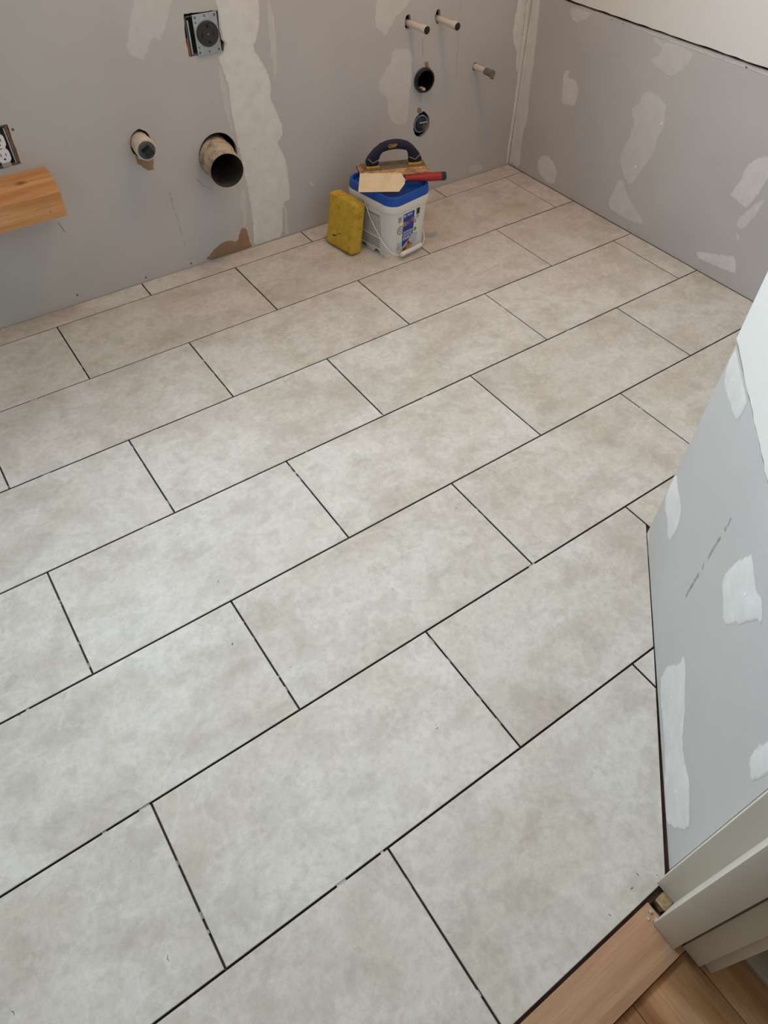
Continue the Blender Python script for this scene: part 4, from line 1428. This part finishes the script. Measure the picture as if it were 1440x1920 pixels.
tube(bm, [Vector((-0.058, -0.1278, 0.0195)), Vector((-0.056, -0.1280, 0.0193)), Vector((0, -0.1288, 0.0185)), Vector((0.042, -0.1280, 0.0193)), Vector((0.044, -0.1278, 0.0195))],
     [0.0070, 0.0085, 0.0085, 0.0085, 0.0070], 16)
finish('handle_grip', bm, M['pail'], pail, True, local=True)
for s in (-1, 1):
    bm = bmesh.new()
    lathe(bm, (s * (BX1 + 0.006), YP, ZP), (s, 0, 0), [(0, 0.009), (0.0016, 0.009), (0.0022, 0.006)], 20, False, True)
    finish('handle_boss', bm, M['pail'], pail, True, local=True)

# ------------------------------------------------------------------ sponge leaning on the pail
sp = root('grout_sponge', (1.0115, -0.103, 0), 'thick yellow grout sponge standing upright against the pail', 'sponge', math.radians(9))
bm = bmesh.new()
bmesh.ops.create_cube(bm, size=1.0)
SPX, SPY, SPZ = 0.052, 0.142, 0.186
bmesh.ops.scale(bm, vec=(SPX, SPY, SPZ), verts=bm.verts[:])
bmesh.ops.bevel(bm, geom=bm.edges[:], offset=0.012, segments=4, affect='EDGES', profile=0.5)
bmesh.ops.subdivide_edges(bm, edges=[e for e in bm.edges if e.calc_length() > 0.02], cuts=6, use_grid_fill=True)
bmesh.ops.translate(bm, vec=(SPX / 2, 0, SPZ / 2), verts=bm.verts[:])
rs = random.Random(5)
for v in bm.verts:
    v.co += Vector((rs.uniform(-1, 1), rs.uniform(-1, 1), rs.uniform(-1, 1))) * 0.0008
LEAN = math.radians(9.0)
bmesh.ops.rotate(bm, cent=(0, 0, 0), matrix=Matrix.Rotation(LEAN, 3, 'Y'), verts=bm.verts[:])
mz = min(v.co.z for v in bm.verts)
bmesh.ops.translate(bm, vec=(-0.018, 0, -mz), verts=bm.verts[:])
finish('foam_block', bm, M['sponge'], sp, True, local=True, flat_angle=70)
SP_MZ = mz


def on_sponge(y, z, h=0.0):
    p = Matrix.Rotation(LEAN, 3, 'Y') @ Vector((-h, y, z))
    return p + Vector((-0.018, 0, -SP_MZ))


bm = bmesh.new()
for pl in ([(0.034, 0.040), (0.030, 0.043), (0.016, 0.046), (0.006, 0.054), (0.005, 0.060), (0.008, 0.053), (0.015, 0.043), (0.028, 0.037)],
           [(-0.003, 0.053), (-0.006, 0.062), (-0.008, 0.064), (-0.006, 0.054)]):
    prism(bm, pl, lambda y, z: on_sponge(y, z, -0.0005), lambda y, z: on_sponge(y, z, 0.0006))
finish('stain', bm, M['spongestain'], sp, local=True)

# ------------------------------------------------------------------ grout float on the lid
FR = math.radians(-21)
fl = root('grout_float', (1.2370, -0.1010, 0.2295), 'grout float with a navy arched handle resting on the blue lid', 'trowel', FR)
PLX, PLY = 0.1230, 0.0520
bm = bmesh.new()
box(bm, -PLX, PLX, -PLY, PLY, 0.0, 0.0065, bevel=0.002)
finish('rubber_sole', bm, M['rubber'], fl, True, local=True)
bm = bmesh.new()
loft(bm, [[Vector((sx * (PLX - 0.001), sy * (PLY - 0.001), 0.0063)) for sx, sy in ((-1, -1), (1, -1), (1, 1), (-1, 1))],
          [Vector((sx * (PLX - 0.002), sy * (PLY - 0.002), 0.0105)) for sx, sy in ((-1, -1), (1, -1), (1, 1), (-1, 1))],
          [Vector((sx * (PLX - 0.010), sy * (PLY - 0.020), 0.0215)) for sx, sy in ((-1, -1), (1, -1), (1, 1), (-1, 1))]])
finish('foam_pad', bm, M['tanpad'], fl, local=True)
bm = bmesh.new()
box(bm, -PLX + 0.011, PLX - 0.011, -PLY + 0.021, PLY - 0.021, 0.0213, 0.0228, bevel=0.0005)
finish('top_plate', bm, M['floatplate'], fl, local=True)
# arched handle
FT = 0.0228
arch = [(-0.078, FT + 0.010), (-0.080, FT + 0.026), (-0.066, FT + 0.044), (-0.048, FT + 0.060), (-0.026, FT + 0.070), (0.0, FT + 0.0735), (0.026, FT + 0.070), (0.048, FT + 0.060), (0.066, FT + 0.044), (0.080, FT + 0.026), (0.078, FT + 0.010)]
# outline of the arch as outer and inner curves
oc = [(-0.090, FT + 0.006), (-0.092, FT + 0.020), (-0.086, FT + 0.034), (-0.066, FT + 0.060), (-0.046, FT + 0.077), (-0.022, FT + 0.086), (0.0, FT + 0.0885),
      (0.022, FT + 0.086), (0.046, FT + 0.077), (0.066, FT + 0.060), (0.086, FT + 0.034), (0.092, FT + 0.020), (0.090, FT + 0.006)]
ic = [(-0.051, FT + 0.006), (-0.051, FT + 0.018), (-0.050, FT + 0.028), (-0.046, FT + 0.042), (-0.039, FT + 0.052), (-0.020, FT + 0.0575), (0.0, FT + 0.0590),
      (0.020, FT + 0.0575), (0.039, FT + 0.052), (0.046, FT + 0.042), (0.050, FT + 0.028), (0.051, FT + 0.018), (0.051, FT + 0.006)]
TILT = 0.10
bm = bmesh.new()
sec = [(-0.0085, 0.12), (-0.0125, 0.30), (-0.0125, 0.70), (-0.0085, 0.90), (0.0085, 0.90), (0.0125, 0.70), (0.0125, 0.30), (0.0085, 0.12)]
rings = []
for o_, i_ in zip(oc, ic):
    ring_ = []
    for dy, f in sec:
        ff = (f - 0.12) / 0.78
        x = i_[0] + (o_[0] - i_[0]) * ff
        z = i_[1] + (o_[1] - i_[1]) * ff
        ring_.append(Vector((x, dy - (z - FT) * TILT, z)))
    rings.append(ring_)
for rg_ in rings:
    for p_ in rg_:
        p_.x *= 1.08
loft(bm, rings)
hd = finish('handle', bm, M['navy'], fl, True, local=True, flat_angle=50)


def on_handle(x, z, h=0.0):
    return Vector((x * 1.08, -0.0125 - h - (z - FT) * TILT, z))


for s in (-1, 1):
    bm = bmesh.new()
    box(bm, min(s * 0.053, s * 0.098), max(s * 0.053, s * 0.098), -0.0150, 0.0150, FT - 0.0002, FT + 0.0062, bevel=0.001)
    finish('handle_foot', bm, M['yellow'], fl, True, local=True)
    bm = bmesh.new()
    for a, b in (((s * 0.086, FT + 0.034), (s * 0.071, FT + 0.018)), ((s * 0.071, FT + 0.018), (s * 0.050, FT + 0.028))):
        a, b = Vector(a), Vector(b)
        n_ = Vector((-(b - a).y, (b - a).x)).normalized() * 0.0009
        pl = [tuple(a - n_), tuple(b - n_), tuple(b + n_), tuple(a + n_)]
        prism(bm, pl, lambda x, z: on_handle(x, z, -0.0015), lambda x, z: on_handle(x, z, 0.0006))
    finish('cream_line', bm, M['cream'], hd, local=True)
text_obj('maker_lettering', 'QEP', 0.0155, lambda x, y: on_handle(-0.008 + x, FT + 0.0735 + y, 0.0007), 'yellow', hd, 1.0, 0.0, 0.18)

# ------------------------------------------------------------------ margin trowel
b00, b10 = Vector((1.0440, -0.1710, 0.2335)), Vector((1.1680, -0.2495, 0.2335))
up_ = Vector((0.0400, 0.0500, 0.0340))
du = (b10 - b00)
nrm = du.cross(up_).normalized()
if nrm.z < 0:
    nrm = -nrm
tr = root('margin_trowel', (b00 + b10) / 2, 'margin trowel with a cream-caked blade and red black-tipped grip on the pail', 'trowel')


def on_blade(u, v, h=0.0):
    return b00 + du * u + up_ * v + nrm * h


bm = bmesh.new()
pl = [(0.0, 0.03), (0.01, 0.0), (0.94, 0.0), (1.06, 0.42), (1.06, 0.66), (0.96, 1.0), (0.012, 1.0), (0.0, 0.97)]
prism(bm, pl, lambda u, v: on_blade(u, v, -0.0025), lambda u, v: on_blade(u, v, 0.0))
finish('blade', bm, M['blade'], tr)
h0 = on_blade(1.00, 0.52, -0.006)
h1 = Vector((1.2270, -0.2010, 0.2440))
h2 = Vector((1.3330, -0.2520, 0.2450))
h3 = h2 + (h2 - h1).normalized() * 0.0175
bm = bmesh.new()
tube(bm, [on_blade(0.80, 0.5, -0.004), h0, h1], 0.0042, 10)
finish('shank', bm, M['steel'], tr, True)
bm = bmesh.new()
tube(bm, [h1 - (h2 - h1) * 0.08, h1, h1.lerp(h2, 0.2), h1.lerp(h2, 0.6), h2], [0.0085, 0.0108, 0.0112, 0.0138, 0.0146], 20)
finish('red_grip', bm, M['red'], tr, True)
bm = bmesh.new()
tube(bm, [h2, h2.lerp(h3, 0.7), h3], [0.0147, 0.0145, 0.0120], 20)
finish('grip_end', bm, M['black'], tr, True)

# ------------------------------------------------------------------ grit on the tiles
bm = bmesh.new()
rg = random.Random(21)
SPOTS = [(0.004, -1.1679, 0.004), (0.3194, -1.4087, 0.003), (-0.0424, -1.3284, 0.003), (0.0346, -1.4455, 0.0025), (-0.3796, -1.7786, 0.005), (0.2507, -2.1403, 0.0025), (0.5895, -1.3029, 0.004), (0.0749, -0.8175, 0.003), (-0.0166, -0.9889, 0.002), (1.0389, -0.2146, 0.007), (0.2073, -1.7238, 0.003), (-0.4602, -1.2342, 0.003), (-0.042, -1.3302, 0.003), (0.7794, -0.3782, 0.003), (-0.6049, -1.71, 0.005), (1.4265, -1.0771, 0.003), (1.773, -0.7492, 0.003), (0.6932, -1.5, 0.003), (0.3118, -2.1343, 0.003), (0.3356, -2.1249, 0.003), (0.3632, -2.1449, 0.0015), (0.2801, -1.2556, 0.002), (0.0448, -0.8851, 0.002)]
for (x, y, s) in SPOTS:
    a = rg.uniform(0, 6.28)
    d = Vector((math.cos(a), math.sin(a), 0))
    c = Vector((x, y, 0.0006))
    tube(bm, [c - d * s, c + Vector((-d.y, d.x, 0)) * s * 0.35, c + d * s], [0.0002, 0.0005, 0.0002], 6)
o = finish('floor_grit', bm, M['grit'])
tag(o, 'tiny dark specks of grit scattered over the floor tiles', 'grit', kind='stuff')
